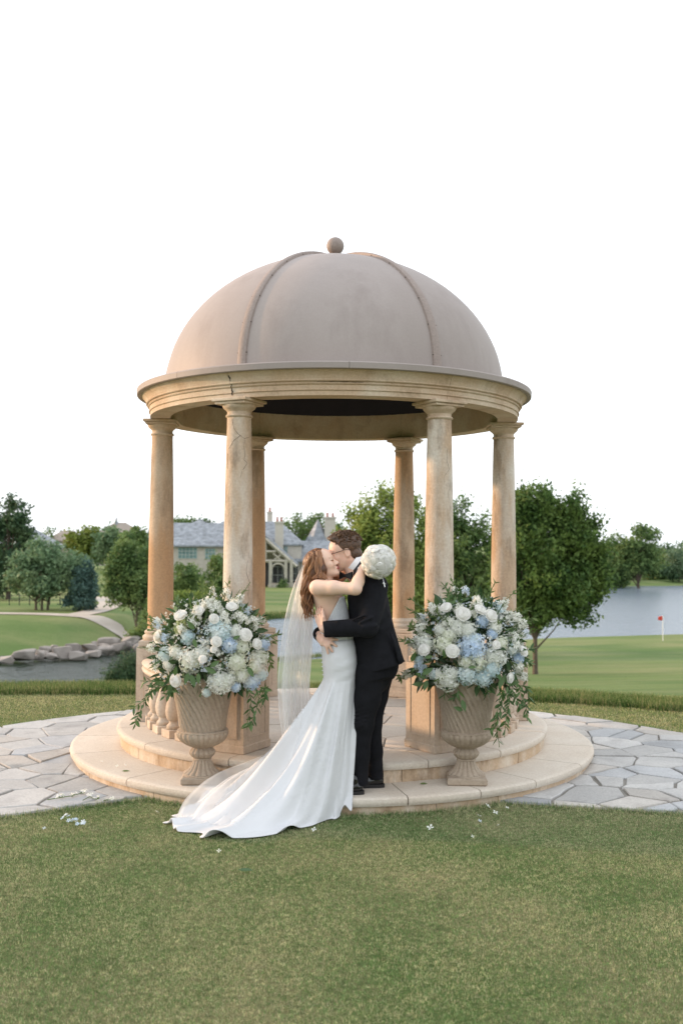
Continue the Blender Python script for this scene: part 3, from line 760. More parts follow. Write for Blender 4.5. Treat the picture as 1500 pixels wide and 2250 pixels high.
for i, (px_, d_, top, mid, w_, mt, lab) in enumerate(far):
    rr_ = random.Random(i); h_ = (1290-top)/2
    tree('far_tree', lab, px_, d_, [(px_, mid, w_, mid-top+rr_.uniform(0,6)), (px_-w_*.45, mid+18, w_*.6, 22), (px_+w_*.45, mid+14, w_*.62, 24), (px_, mid+38, w_*.95, 26), (px_-w_*.2, min(mid+62, 1268), w_*.95, 26), (px_+w_*.35, min(mid+50, 1262), w_*.8, 24), (px_+rr_.uniform(-.4,.4)*w_, top+8, w_*.35, 9)],
         5200, .32, M[mt], .28, 40+i, 'trees on the far side of the water', spread=.5, up=.3, per=9)
tree('shore_tree', 'round tree with a pale visible trunk on the far shore at right', 1401, 186, [(1415,1190,38,32),(1390,1215,42,32),(1430,1225,26,32),(1380,1240,30,22),(1412,1240,42,18)], 8000, .30, M['lf_mid'], .32, 70, 'trees on the far side of the water', spread=.45, up=.3, base_py=1281, per=10)
tree('far_hedge', 'dark hedge along the far shore at the right edge', 1490, 205, [(1470,1258,24,10),(1495,1258,30,12),(1530,1258,30,12)], 3500, .28, M['lf_dark'], .1, 72, spread=.4, cat='hedge')
# wood that closes the view on either side, one mass
r_ = np.random.default_rng(91); cen = []
for side in (-1, 1):
    for t in np.linspace(.40, 1.5, 46):
        d_ = (235 if side < 0 else 250)+r_.uniform(-25, 25); x_ = CAM.x+side*t*d_; y_ = CAM.y+d_; g_ = land(x_, y_); h_ = r_.uniform(6, 11); q_ = r_.normal(0, 1, (26, 3)); q_ /= np.linalg.norm(q_, axis=1)[:, None]
        cen.append(np.array([x_, y_, g_+h_*.5])+q_*np.array([5.0, 4.5, h_*.5]))
Vv, Ff = leaf_cloud(np.concatenate(cen), .8, 12, .55, .5, r_, .3)
tag(obj('far_wood', mesh_np('far_wood', Vv, Ff, False), M['lf_mid']), 'wood beyond the lake on either side', None, None, 'stuff')
# sedge along the far bank in the middle
n = 9000; ax = nrg.uniform(-.115, .10, n); dd = np.array([lerp_tab(FAR, a_) for a_ in ax])+nrg.uniform(-.3, 2.2, n)
X = CAM.x+ax*dd; Y = CAM.y+dd
blades('bank_sedge', np.column_stack([X, Y]), np.array([land(a_, b_) for a_, b_ in zip(X, Y)]), .75, .13, .4, M['rough'], 'tall grass along the far bank')
n = 6000; ax = nrg.uniform(-.42, .02, n); dd = np.array([lerp_tab(NEAR, a_) for a_ in ax])+nrg.uniform(-1.6, .2, n)
X = CAM.x+ax*dd; Y = CAM.y+dd
blades('shore_sedge', np.column_stack([X, Y]), np.array([land(a_, b_) for a_, b_ in zip(X, Y)]), .38, .05, .5, M['rough'], 'tall grass along the near bank of the pond')

# ================================================================ BOULDERS EDGING THE POND
M['boulder'] = stone_mat('boulder', (.30,.265,.24), (.40,.36,.325), (.17,.15,.135), .6, .5, sc=1.1, streak=False, vary=.16)
blist = [(14,1449,34,16),(53,1441,46,26),(88,1438,28,22),(102,1427,24,14),(115,1442,30,15),(137,1434,38,26),(120,1424,15,13),(165,1427,36,24),(172,1440,38,17),(198,1426,38,22),(204,1436,32,13),(230,1427,42,20),(241,1411,44,20),(213,1416,22,13),(268,1421,42,22),(290,1408,38,20),(310,1424,34,20)]
ordw = ['first','second','third','fourth','fifth','sixth','seventh','eighth','ninth','tenth','eleventh','twelfth','thirteenth','fourteenth','fifteenth','sixteenth','seventeenth','eighteenth']
rb = random.Random(77)
blist += [(x_, 1452-.125*x_+rb.uniform(-7, 3), rb.uniform(18, 30), rb.uniform(9, 14)) for x_ in np.linspace(-6, 315, 20)]
ordw += ['nineteenth','twentieth']+['twenty-'+q_ for q_ in ordw[:9]]+['thirtieth']+['thirty-'+q_ for q_ in ordw[:9]]
for i, (px_, py_, w_, h_) in enumerate(sorted(blist)):
    q = G(px_, min(1458, py_+h_*.55), WATER+.05); d_ = q.y-CAM.y; k = d_/FPX; rr_ = random.Random(100+i)
    c_ = W(px_, py_, q.y)
    bm = bmesh.new()
    for _ in range(22):
        v = Vector((rr_.uniform(-1,1), rr_.uniform(-1,1), rr_.uniform(-1,1))); mx_ = max(abs(c) for c in v); v = v/mx_*rr_.uniform(.82, 1.0); v.z = max(v.z, -.9)
        bm.verts.new(v)
    res = bmesh.ops.convex_hull(bm, input=bm.verts[:])
    bmesh.ops.delete(bm, geom=[g for g in res['geom_interior'] if isinstance(g, bmesh.types.BMVert)], context='VERTS')
    bmesh.ops.bevel(bm, geom=bm.edges[:], offset=.06, segments=1, affect='EDGES')
    for v in bm.verts: v.co.x *= w_*k*.56; v.co.y *= w_*k*.5; v.co.z *= h_*k*.58
    me = bpy.data.meshes.new('boulder'); bm.to_mesh(me); bm.free()
    tag(obj('boulder', me, M['boulder'], loc=c_), ordw[i]+' grey-tan boulder counted from the left along the pond', 'boulder', 'boulders edging the pond')

# ================================================================ GOLF FLAG, low fence by the left trees
fl = G(1455, 1409, -5.62); base = Vector((fl.x, fl.y, land(fl.x, fl.y)))
k = (base.y-CAM.y)/FPX
flag = thing('golf_flag', 'small red flag on a white stick on the putting green', 'flag', base)
hgt = W(1451, 1353, base.y).z-base.z
M['white'] = plain_mat('white_paint', (.8,.8,.78), .5, .03); M['red'] = plain_mat('red_cloth', (.62,.06,.035), .7, .1)
mb = MB(); mb.tube([(0,0,-.1),(0,0,hgt)], .028, 8); mb.build('flagstick', M['white'], flag)
V = []; F = []
for i in range(8):
    for j in range(5):
        u, v = i/7, j/4; V.append((-.02-.36*u, .05*math.sin(u*5)*u, hgt-.02-.36*v-.06*u+.10*u*v))
for i in range(7):
    for j in range(4): F.append([i*5+j, i*5+j+1, i*5+6+j, i*5+5+j])
o = obj('flag_cloth', mesh_np('flag_cloth', V, F), M['red'], flag); mo = o.modifiers.new('thick', 'SOLIDIFY'); mo.thickness = .01
M['iron'] = plain_mat('dark_iron', (.03,.03,.03), .6)
q0, q1 = on_land(-20, 100), on_land(135, 100)
fence = thing('rail_fence', 'thin dark rail fence on the slope behind the spreading tree', 'fence', q0)
for t in np.linspace(0, 1, 8):
    p = q0.lerp(q1, t); z = land(p.x, p.y); mb = MB(); mb.box((p.x-q0.x, p.y-q0.y, z-q0.z+.55), (.07,.07,1.2)); mb.build('post', M['iron'], fence)
for hz in (.45, .95):
    mb = MB(); mb.tube([Vector((p.x-q0.x, p.y-q0.y, land(p.x, p.y)-q0.z+hz)) for p in (q0.lerp(q1, t) for t in np.linspace(0, 1, 15))], .022, 5); mb.build('rail', M['iron'], fence)

# ================================================================ HOUSES
M['slate'] = stone_mat('slate_roof', (.17,.19,.215), (.235,.255,.28), (.11,.12,.14), .6, .5, sc=.5, streak=False)
m, nt, N, L, b = nmat('slate_courses'); M['slate'] = m
bt = nd(nt, 'ShaderNodeTexBrick'); tc_ = nd(nt, 'ShaderNodeTexCoord'); L.new(wpos(nt, (1, 1, 1)), bt.inputs['Vector'])
bt.inputs['Scale'].default_value = 1.6; bt.inputs['Color1'].default_value = (.22,.24,.265,1); bt.inputs['Color2'].default_value = (.29,.31,.33,1); bt.inputs['Mortar'].default_value = (.13,.14,.16,1)
bt.inputs['Mortar Size'].default_value = .02
L.new(mixc(nt, .6, bt.outputs['Color'], noise(nt, wpos(nt), 1.2, 4, .6, .2, .8), 'OVERLAY'), b.inputs['Base Color']); b.inputs['Roughness'].default_value = .6
M['hstone'] = stone_mat('house_stone', (.48,.44,.385), (.56,.52,.46), (.33,.29,.245), .7, .6, sc=1.6, streak=False)
M['hpale'] = stone_mat('pale_stone', (.50,.46,.39), (.56,.52,.45), (.38,.34,.28), .6, .4, sc=1.5, streak=False)
M['tanroof'] = stone_mat('tan_roof', (.30,.255,.215), (.36,.31,.27), (.22,.18,.15), .6, .4, sc=.6, streak=False)
M['timber'] = plain_mat('pale_timber', (.42,.385,.32), .7, .15, 2)
M['pane'] = plain_mat('window_pane', (.17,.27,.27), .18, .2, .8, .6)
M['dpane'] = plain_mat('dark_opening', (.035,.037,.04), .35, .3, 1)
M['frame'] = plain_mat('window_frame', (.42,.46,.43), .6, .05)
M['pot'] = plain_mat('chimney_pot', (.30,.10,.06), .7, .2)
def prism_roof(name, L0, L1, zr, y0, y1, ze, hip0, hip1, m, parent, base, over=.4, th=.25):
    """ridge along x: eaves at ze between y0,y1; ridge at zr; hip insets at either end"""
    x0, x1 = L0-over, L1+over; y0 -= over; y1 += over; ym = (y0+y1)/2
    P = [(x0,y0,ze),(x1,y0,ze),(x1,y1,ze),(x0,y1,ze),(x0+hip0,ym,zr),(x1-hip1,ym,zr),(x0,y0,ze-th),(x1,y0,ze-th),(x1,y1,ze-th),(x0,y1,ze-th)]
    F = [[0,1,5,4],[1,2,5],[2,3,4,5],[3,0,4],[6,7,1,0],[7,8,2,1],[8,9,3,2],[9,6,0,3],[9,8,7,6]]
    mb = MB(); mb.add([Vector(p)-base for p in P], F); return mb.build(name, m, parent, smooth=False)
def hx(px_, d): return CAM.x+(px_-750)/FPX*d
def hz(py_, d, px_=600): return W(px_, py_, CAM.y+d).z
D = 170.0; hb = Vector((hx(480, D), CAM.y+D, land(hx(480, D), CAM.y+D)))
house = thing('stone_house', 'large pale stone house with slate roofs, turret and timber porch across the water', 'house', hb)
def hbox(name, x0, x1, py0, py1, d0, dep, m, parent=None, ext=0.0, base=None):
    base = base or hb; X0, X1 = hx(x0, d0), hx(x1, d0); z1, z0 = hz(py0, d0), hz(py1, d0)-ext; y0 = CAM.y+d0
    mb = MB(); mb.box(Vector(((X0+X1)/2, y0+dep/2, (z0+z1)/2))-base, (X1-X0, dep, z1-z0)); return mb.build(name, m, parent or house, smooth=False)
def hwin(x0, x1, py0, py1, d0, nx, nz, parent, pm='pane', base=None):
    base = base or hb; X0, X1 = hx(x0, d0), hx(x1, d0); z1, z0 = hz(py0, d0), hz(py1, d0); y0 = CAM.y+d0-.05; fw = min(.09, (X1-X0)*.08)
    mb = MB()
    for i in range(nx+1): mb.box(Vector((X0+(X1-X0)*i/nx, y0, (z0+z1)/2))-base, (fw, .12, z1-z0+fw))
    for j in range(nz+1): mb.box(Vector(((X0+X1)/2, y0+.006, z0+(z1-z0)*j/nz))-base, (X1-X0, .10, fw))
    w_ = mb.build('window', M['frame'], parent, smooth=False)
    mb = MB(); mb.box(Vector(((X0+X1)/2, y0+.03, (z0+z1)/2))-base, (X1-X0, .06, z1-z0)); o_ = mb.build('pane', M[pm], w_, smooth=False); return w_
hbox('wall', 322, 560, 1201, 1310, D, 13, M['hstone'], ext=1.5)
prism_roof('roof', hx(322, D), hx(560, D), hz(1150, D+6.5), CAM.y+D, CAM.y+D+13, hz(1199, D), .4, 6, M['slate'], house, hb, .7)
prism_roof('upper_roof', hx(385, D+7), hx(476, D+7), hz(1141, D+11), CAM.y+D+7, CAM.y+D+17, hz(1166, D+7), 4.2, 4.2, M['slate'], house, hb, .3)
prism_roof('upper_roof', hx(470, D+8), hx(540, D+8), hz(1146, D+13), CAM.y+D+8, CAM.y+D+18, hz(1166, D+8), 1.2, 3.2, M['slate'], house, hb, .3)
hwin(393, 434, 1204, 1228, D, 5, 3, house)
hwin(340, 362, 1206, 1230, D, 3, 3, house); hwin(452, 474, 1206, 1230, D, 3, 3, house)
D2 = 167.0
hbox('wall', 556, 662, 1196, 1310, D2, 12, M['hstone'], ext=1.5)
prism_roof('roof', hx(545, D2), hx(660, D2), hz(1146, D2+6), CAM.y+D2, CAM.y+D2+12, hz(1195, D2), 3.0, 4.2, M['slate'], house, hb, .4)
hwin(624, 632, 1200, 1213, D2, 2, 2, house, 'pane')
def chimney(x0, x1, py0, py1, d0, m, pots):
    c_ = hbox('chimney', x0, x1, py0, py1, d0, hx(x1, d0)-hx(x0, d0), m)
    X0, X1 = hx(x0, d0), hx(x1, d0); z = hz(py0, d0); w_ = X1-X0
    mb = MB(); mb.box(Vector(((X0+X1)/2, CAM.y+d0+w_/2, z+.1))-hb, (w_*1.18, w_*1.18, .3)); mb.build('cap', m, c_, smooth=False)
    for i in range(pots):
        mb = MB(); mb.lathe([(.16,0),(.22,.1),(.17,.5),(.2,.75),(.15,.8)], 10, c=Vector((X0+w_*(i+.5)/pots, CAM.y+d0+w_/2, z+.2))-hb); mb.build('chimney_pot', M['pot'], c_)
chimney(604.5, 622, 1149, 1216, D2-1.4, M['hpale'], 2)
chimney(713, 737, 1138, 1200, D2+8, M['hpale'], 2)
chimney(587, 598, 1127, 1165, D2+14, M['hpale'], 1)
D3 = 165.0
hbox('wall', 660, 780, 1232, 1310, D3+2, 10, M['hstone'], ext=1.5)
prism_roof('roof', hx(655, D3+2), hx(780, D3+2), hz(1188, D3+7), CAM.y+D3+2, CAM.y+D3+12, hz(1231, D3+2), .5, 3, M['slate'], house, hb, .5)
hwin(668, 690, 1238, 1266, D3+2, 2, 2, house, 'dpane'); hwin(700, 720, 1238, 1266, D3+2, 2, 2, house, 'dpane')
# turret
tx, tz, td = hx(698, D3+9), hz(1196, D3+9), CAM.y+D3+11
mb = MB(); rr_ = (hx(727, D3+9)-hx(669, D3+9))/2
mb.lathe([(rr_*.9, tz-5-hb.z), (rr_*.9, tz-hb.z)], 8, c=(tx-hb.x, td-hb.y, 0)); mb.build('turret', M['hpale'], house, smooth=False)
mb = MB(); mb.lathe([(rr_*1.16, tz-.15-hb.z), (rr_*1.1, tz+.1-hb.z), (.05, hz(1140, D3+9)-hb.z)], 6, a0=R(8), a1=R(368), c=(tx-hb.x, td-hb.y, 0)); mb.build('turret_roof', M['slate'], house, smooth=False)
mb = MB(); p_ = Vector((hx(681, D3+7), CAM.y+D3+7.4, hz(1191, D3+7)))-hb; mb.box(p_, (.5,.9,1.1)); mb.add([p_+Vector(q) for q in ((-.35,-.5,.55),(.35,-.5,.55),(.35,.6,.55),(-.35,.6,.55),(0,0,1.6))], [[0,1,4],[1,2,4],[2,3,4],[3,0,4]]); mb.build('dormer', M['slate'], house, smooth=False)
# timber porch: gable with posts, braces and a stone base
DP = 161.0; yP = CAM.y+DP
def beam(mb, a, b_, t):
    a, b_ = W(a[0], a[1], yP)-hb, W(b_[0], b_[1], yP)-hb; mb.tube([a, b_], t, 4)
ax_, az_ = 583, 1181
P = [W(ax_, az_, yP), W(652, 1243, yP), W(514, 1243, yP)]
mb = MB()
for s in (1, 2):
    a, b_ = P[0], P[s]; dv = Vector((0, 9, 0)); up = Vector((0, 0, .35))
    Q = [a-hb, b_-hb, b_+dv-hb, a+dv-hb]; mb.add(Q+[q+up for q in Q], [[0,1,2,3],[7,6,5,4],[0,4,5,1],[1,5,6,2],[2,6,7,3],[3,7,4,0]])
pr = mb.build('porch_roof', M['slate'], house, smooth=False)
def pbeam(a, b_, t, name='beam'):
    mb = MB(); beam(mb, a, b_, t); mb.build(name, M['timber'], pr, smooth=False)
pbeam((ax_, az_+3), (652, 1245), .28, 'bargeboard'); pbeam((ax_, az_+3), (514, 1245), .28, 'bargeboard')
pbeam((545, 1233), (640, 1233), .25); pbeam((560, 1212), (606, 1212), .2); pbeam((583, 1186), (583, 1233), .2)
pbeam((600, 1233), (618, 1218), .16); pbeam((600, 1216), (618, 1232), .16); pbeam((566, 1233), (548, 1218), .16)
for px_ in (594, 628, 640, 556):
    mb = MB(); a, b_ = W(px_, 1236, yP)-hb, W(px_, 1300, yP)-hb; mb.box((a+b_)/2, (.5, .5, a.z-b_.z+1)); mb.build('porch_post', M['timber'], pr, smooth=False)
for (cx_, rr0) in ((611, 15),):
    pts_ = [(cx_-rr0, 1262)]+[(cx_+rr0*math.cos(t), 1253-15*math.sin(t)) for t in np.linspace(math.pi, 0, 9)]+[(cx_+rr0, 1262)]
    mb = MB(); mb.tube([W(q[0], q[1], yP)-hb for q in pts_], .17, 5); mb.build('arch_brace', M['timber'], pr)
hbox('porch_base', 590, 645, 1283, 1312, DP, 6, M['hpale'], pr, ext=1.0)
hbox('porch_back_wall', 560, 655, 1236, 1312, DP+5.5, .4, M['dpane'], pr, ext=1.0)
hwin(600, 622, 1245, 1282, DP+5.5, 2, 2, house, 'dpane'); hwin(641, 651, 1245, 1275, DP+5.5, 1, 2, house, 'dpane')
# three more houses far left
def far_house(label, d, x0, x1, eave, ridge, m, wall, hip0, hip1, win=True):
    b0 = Vector((hx((x0+x1)/2, d), CAM.y+d, land(hx((x0+x1)/2, d), CAM.y+d)))
    h_ = thing('far_house', label, 'house', b0)
    hbox('wall', x0, x1, eave, eave+70, d, 9, M[wall], h_, base=b0)
    prism_roof('roof', hx(x0, d), hx(x1, d), hz(ridge, d+4), CAM.y+d, CAM.y+d+9, hz(eave, d), hip0, hip1, M[m], h_, b0, .5)
    if win:
        for f_ in (.3, .7): xc = x0+(x1-x0)*f_; hwin(xc-4, xc+4, eave+5, eave+17, d, 2, 2, h_, 'dpane', b0)
    return h_, b0
far_house('house with a blue-grey slate roof behind the pine tree', 150, 40, 106, 1206, 1163, 'slate', 'hpale', .5, 4)
far_house('house with a low tan roof behind the left trees', 205, 108, 166, 1190, 1168, 'tanroof', 'hpale', 2, 2)
h_, b0 = far_house('house with a tan roof and a thin spire far left', 240, 212, 300, 1175, 1150, 'tanroof', 'hpale', 4, 4)
mb = MB(); p_ = Vector((hx(256, 244), CAM.y+244, hz(1155, 244)))-b0; mb.lathe([(.7,-1),(.6,.0),(.02,2.1)], 6, c=p_); mb.build('spire', M['slate'], h_)
# ================================================================ URNS
def urn(loc, rotz, label):
    o = thing('stone_urn', label, 'urn', loc, rotz, 'flower urns on the steps')
    mb = MB(); mb.box((0,0,.025), (.272,.272,.050), bev=.010); mb.build('plinth', M['urn'], o)
    fl = lambda n, amp: (lambda a, z: 1+amp*(abs(math.sin(n*a/2))**.6-.6))
    mb = MB(); mb.lathe([(.132,.048),(.132,.056),(.122,.061)], 48)
    mb.lathe([(.122,.061),(.112,.070),(.094,.083),(.079,.102),(.069,.124),(.062,.144),(.060,.152)], 96, fn=fl(16, .13)); mb.lathe([(.061,.150),(.066,.154),(.066,.162),(.060,.166)], 48); mb.build('foot', M['urn'], o)
    mb = MB(); mb.lathe([(.060,.165),(.070,.171),(.083,.186),(.090,.202),(.087,.212),(.075,.226),(.068,.234),(.068,.240)], 112, fn=fl(14, .10)); mb.build('knop', M['urn'], o)
    mb = MB(); mb.lathe([(.066,.238),(.088,.246),(.120,.262),(.152,.286),(.171,.312),(.177,.328),(.177,.340),(.171,.350)], 160, fn=fl(26, .07)); mb.lathe([(.171,.346),(.178,.351),(.176,.359),(.158,.362)], 64); mb.build('bowl', M['urn'], o)
    # body with spiral flutes
    P = []; F = []; n = 216; rows = 22; k = 30
    for j in range(rows):
        t = j/(rows-1); z = .358+t*.340; r = .156+.026*t+.040*t**2.2
        for i in range(n):
            a = 2*math.pi*i/n; s = math.sin(k/2*(a+t*.95))
            rr = r*(1+.125*(abs(s)**.7-.6)*min(1, 6*(1-t)+.05, 12*t+.1)); P.append((rr*math.cos(a), rr*math.sin(a), z))
    for j in range(rows-1):
        for i in range(n): q = (i+1) % n; F.append([j*n+i, j*n+q, j*n+n+q, j*n+n+i])
    mb = MB(); mb.add(P, F); mb.build('body', M['urn'], o, auto=R(60))
    mb = MB(); mb.lathe([(.220,.694),(.230,.700),(.240,.712),(.244,.724),(.238,.736),(.222,.740),(.200,.736),(.195,.60)], 64); mb.build('rim', M['urn'], o)
    mb = MB(); mb.lathe([(.001,.715),(.19,.700)], 24); mb.build('moss_fill', M['lf_dark'], o)
    return o
UL, UR = (-.893, -1.735, Z1), (.948, -1.715, Z1)
urn(UL, R(4), 'spiral fluted stone urn left of the couple, train lying against its foot')
urn(UR, R(-3), 'spiral fluted stone urn right of the couple')

# ================================================================ FLOWERS
def flower_mat(name, a, b_, trans=.3, third=None):
    m, nt, N, L, b = nmat(name); c = mixc(nt, island(nt), a, b_)
    if third: c = mixc(nt, noise(nt, wpos(nt), 9, 3, .5, .45, .62), c, third)
    L.new(c, b.inputs['Base Color']); b.inputs['Roughness'].default_value = .6; b.inputs['Specular IOR Level'].default_value = .2
    t = nd(nt, 'ShaderNodeBsdfTranslucent'); L.new(c, t.inputs['Color'])
    mx = nd(nt, 'ShaderNodeMixShader'); mx.inputs[0].default_value = trans
    L.new(b.outputs[0], mx.inputs[1]); L.new(t.outputs[0], mx.inputs[2]); L.new(mx.outputs[0], N['Material Output'].inputs['Surface'])
    return m
M['h_white'] = flower_mat('hydrangea_white', (.80,.82,.74), (.90,.90,.87))
M['h_cream'] = flower_mat('hydrangea_cream', (.72,.75,.58), (.88,.88,.80), third=(.90,.90,.86))
M['h_aqua'] = flower_mat('hydrangea_aqua', (.58,.73,.76), (.78,.86,.88), third=(.86,.89,.87))
M['h_blue'] = flower_mat('hydrangea_blue', (.50,.63,.82), (.70,.80,.90), third=(.83,.88,.91))
M['h_lime'] = flower_mat('hydrangea_lime', (.50,.58,.27), (.72,.74,.48))
M['rose'] = flower_mat('rose_white', (.91,.89,.84), (.94,.93,.90), .3)
M['rosec'] = flower_mat('rose_cream', (.91,.88,.79), (.93,.91,.85), .3)
M['snap'] = flower_mat('snapdragon_white', (.80,.81,.72), (.90,.89,.84))
M['delph'] = flower_mat('delphinium_pale', (.58,.69,.82), (.80,.85,.89))
M['leaf'] = leaf_mat('florist_leaves', (.045,.10,.03), (.12,.20,.065), .2, rough=.45, spec=.4)
M['leafd'] = leaf_mat('dark_leaves', (.032,.075,.028), (.085,.15,.055), .15, rough=.4, spec=.45)
M['leafl'] = leaf_mat('light_leaves', (.10,.17,.05), (.21,.27,.10), .3, rough=.5)
M['stem'] = plain_mat('green_stem', (.10,.16,.05), .6)
def frame_to(nrm):
    n = Vector(nrm).normalized(); return n.to_track_quat('Z', 'Y').to_matrix()
def hydrangea_mesh(r, seed, cap=.55):
    q = random.Random(seed); V = []; F = []; n = int(125*(r/.08)**1.2)
    for i in range(n):
        z = 1-(1+cap)*(i+.5)/n; a = i*2.39996+q.uniform(-.25,.25); s = math.sqrt(max(0, 1-z*z)); nr = Vector((s*math.cos(a), s*math.sin(a), z))
        lump = 1+.06*math.sin(5*a+seed)*s+.05*math.sin(7*z+seed)
        c = Vector((nr.x, nr.y, nr.z*.86))*r*lump*q.uniform(.93, 1.05)
        m3 = frame_to(nr+Vector((q.gauss(0,.28), q.gauss(0,.28), q.gauss(0,.28)))); sp = q.uniform(0, 6.28); fr = q.uniform(.011, .0148)
        b0 = len(V); V.append(c+m3@Vector((0,0,-.003)))
        for k in range(4):
            for da, rr, zz in ((-.52,.78,.002),(0,1.12,.0035),(.52,.78,.002)):
                t = sp+k*math.pi/2+da; V.append(c+m3@Vector((math.cos(t)*fr*rr, math.sin(t)*fr*rr, zz+q.uniform(-.002,.002))))
        for k in range(4): F.append([b0, b0+1+k*3, b0+2+k*3, b0+3+k*3])
    b0 = len(V)                          # green heart behind the florets
    for j in range(5):
        for i in range(10):
            t = .12+j*.62; V.append(Vector((r*.80*math.sin(t)*math.cos(i*.6283), r*.80*math.sin(t)*math.sin(i*.6283), r*.70*math.cos(t))))
    for j in range(4):
        for i in range(10): F.append([b0+j*10+i, b0+j*10+10+i, b0+j*10+10+(i+1) % 10, b0+j*10+(i+1) % 10])
    return mesh_np('hydrangea', V, F, False)
def rose_mesh(seed, openn=1.0):
    """unit rose facing +z: a dome of overlapping spiral petals with loose guard petals round it"""
    q = random.Random(seed); V = []; F = []; nr, na = 22, 30; lay = 3.0+.4*openn; p1, p2 = q.uniform(0, 6.28), q.uniform(0, 6.28)
    for i in range(nr+1):
        r = i/nr
        for k in range(na):
            a = 2*math.pi*k/na; s = r*lay+a/(2*math.pi)+.13*math.sin(3*a+p1)*r+.08*math.sin(5*a+p2)*r; f = s-math.floor(s)
            z = .46*math.sqrt(max(0, 1-(.93*r)**2))+(.30-.10*r)*(1-f)**1.4-.11; rr = r*(.94+.07*math.sin(3*a+p2)+.05*(1-f))
            V.append((rr*math.cos(a), rr*math.sin(a), z))
    for i in range(nr):
        for k in range(na): F.append([i*na+k, (i+1)*na+k, (i+1)*na+(k+1) % na, i*na+(k+1) % na])
    for ring, (n, rad, h0, h1) in enumerate(((5, .92, -.50, .22), (5, 1.12, -.50, .02))):
        for k in range(n):
            a0 = 2*math.pi*(k+.5*ring+q.uniform(-.1,.1))/n; wd = 2*math.pi/n*.72; b0 = len(V)
            for v in range(5):
                t = v/4
                for u in range(5):
                    s = u/2-1; a = a0+s*wd*(.5+.5*math.sin(t*1.9)); rr = rad*(.25+.80*math.sin(min(1, t*1.2)*1.5708))+.13*openn*max(0, t-.6)/.4+.04*s
                    V.append((rr*math.cos(a), rr*math.sin(a), h0+(h1-h0)*t*(1-.22*abs(s)**2.5)-.10*max(0, t-.75)/.25))
            for v in range(4):
                for u in range(4): F.append([b0+v*5+u, b0+v*5+u+1, b0+v*5+6+u, b0+v*5+5+u])
    return mesh_np('rose', V, F)
HY = {}
for mt in ('h_white','h_cream','h_aqua','h_blue','h_lime'):
    for s in range(2):
        me = hydrangea_mesh(.08, hash_ := (len(HY)+3)); me.materials.append(M[mt]); HY[mt, s] = me
RO = []
for s in range(4): me = rose_mesh(20+s, .8+.15*s); me.materials.append(M['rose' if s < 3 else 'rosec']); RO.append(me)
def leaf_on(mb, p, dirv, L_, w, nrm=None, curl=.15):
    d = Vector(dirv).normalized(); nrm = Vector(nrm) if nrm is not None else Vector((rnd.gauss(0,1), rnd.gauss(0,1), rnd.gauss(0,1)+1))
    s = d.cross(nrm)
    s = s.normalized() if s.length > 1e-4 else d.orthogonal().normalized(); u = s.cross(d); p = Vector(p)
    V = [p, p+d*L_*.28+s*w*.42-u*curl*L_*.1, p+d*L_*.6+s*w*.40-u*curl*L_*.35, p+d*L_-u*curl*L_, p+d*L_*.6-s*w*.40-u*curl*L_*.35, p+d*L_*.28-s*w*.42-u*curl*L_*.1, p+d*L_*.3+u*w*-.12, p+d*L_*.62+u*(w*-.12)-u*curl*L_*.35]
    mb.add(V, [[0,6,1],[1,6,7,2],[2,7,3],[0,5,6],[5,4,7,6],[4,3,7]])
def floret(mb, c, nr, r_, n=5):
    m3 = frame_to(nr); b = [c]
    for k in range(n):
        for da, rr in ((-.45,.8),(0,1.1),(.45,.8)): t = 2*math.pi*k/n+da; b.append(c+m3@Vector((math.cos(t)*r_*rr, math.sin(t)*r_*rr, r_*.35)))
    mb.add(b, [[0,1+k*3,2+k*3,3+k*3] for k in range(n)])
def blossom_stem(parent, base, tip, m, leafm, size=.017, buds=.3, count=26, leaves=7):
    base, tip = Vector(base), Vector(tip); ax = tip-base; L_ = ax.length
    side = Vector((rnd.gauss(0,1), rnd.gauss(0,1), .3)).normalized()*L_*.06
    def at(t): return base+ax*t+side*math.sin(t*math.pi)
    mb = MB(); mb.tube([at(t) for t in np.linspace(0, 1, 7)], [.004-.0025*t for t in np.linspace(0, 1, 7)], 5)
    st = mb.build('stem', M['stem'], parent)
    mb, mg = MB(), MB()
    for i in range(count):
        t = .30+.70*(i+.5)/count; a = i*2.4; d = ax.normalized(); u = d.orthogonal().normalized(); w = d.cross(u)
        out = (u*math.cos(a)+w*math.sin(a)+d*.35).normalized(); s = size*1.35*(1.15-.88*((t-.3)/.7))*rnd.uniform(.8,1.15)
        c = at(t)+out*s*.8
        if t > 1-buds*.55:
            for k in range(2): floret(mg, c, out+Vector((rnd.gauss(0,.4), rnd.gauss(0,.4), .4)), s*.5, 3)
        else:
            floret(mb, c, out, s, 5); floret(mb, c+out*s*.45, out+Vector((rnd.gauss(0,.5), rnd.gauss(0,.5), rnd.gauss(0,.5))), s*.75, 4)
    for i in range(leaves):
        t = rnd.uniform(.1, .8); a = rnd.uniform(0, 6.28); d = ax.normalized(); u = d.orthogonal().normalized(); w = d.cross(u)
        leaf_on(mg, at(t), u*math.cos(a)+w*math.sin(a)+d*.9, rnd.uniform(.035,.06), .014)
    tag(mb.build('blossoms', M[m], st, smooth=False), kind='stuff'); tag(mg.build('buds', M[leafm], st, smooth=False), kind='stuff')
    st.name = 'snapdragon'
    return st
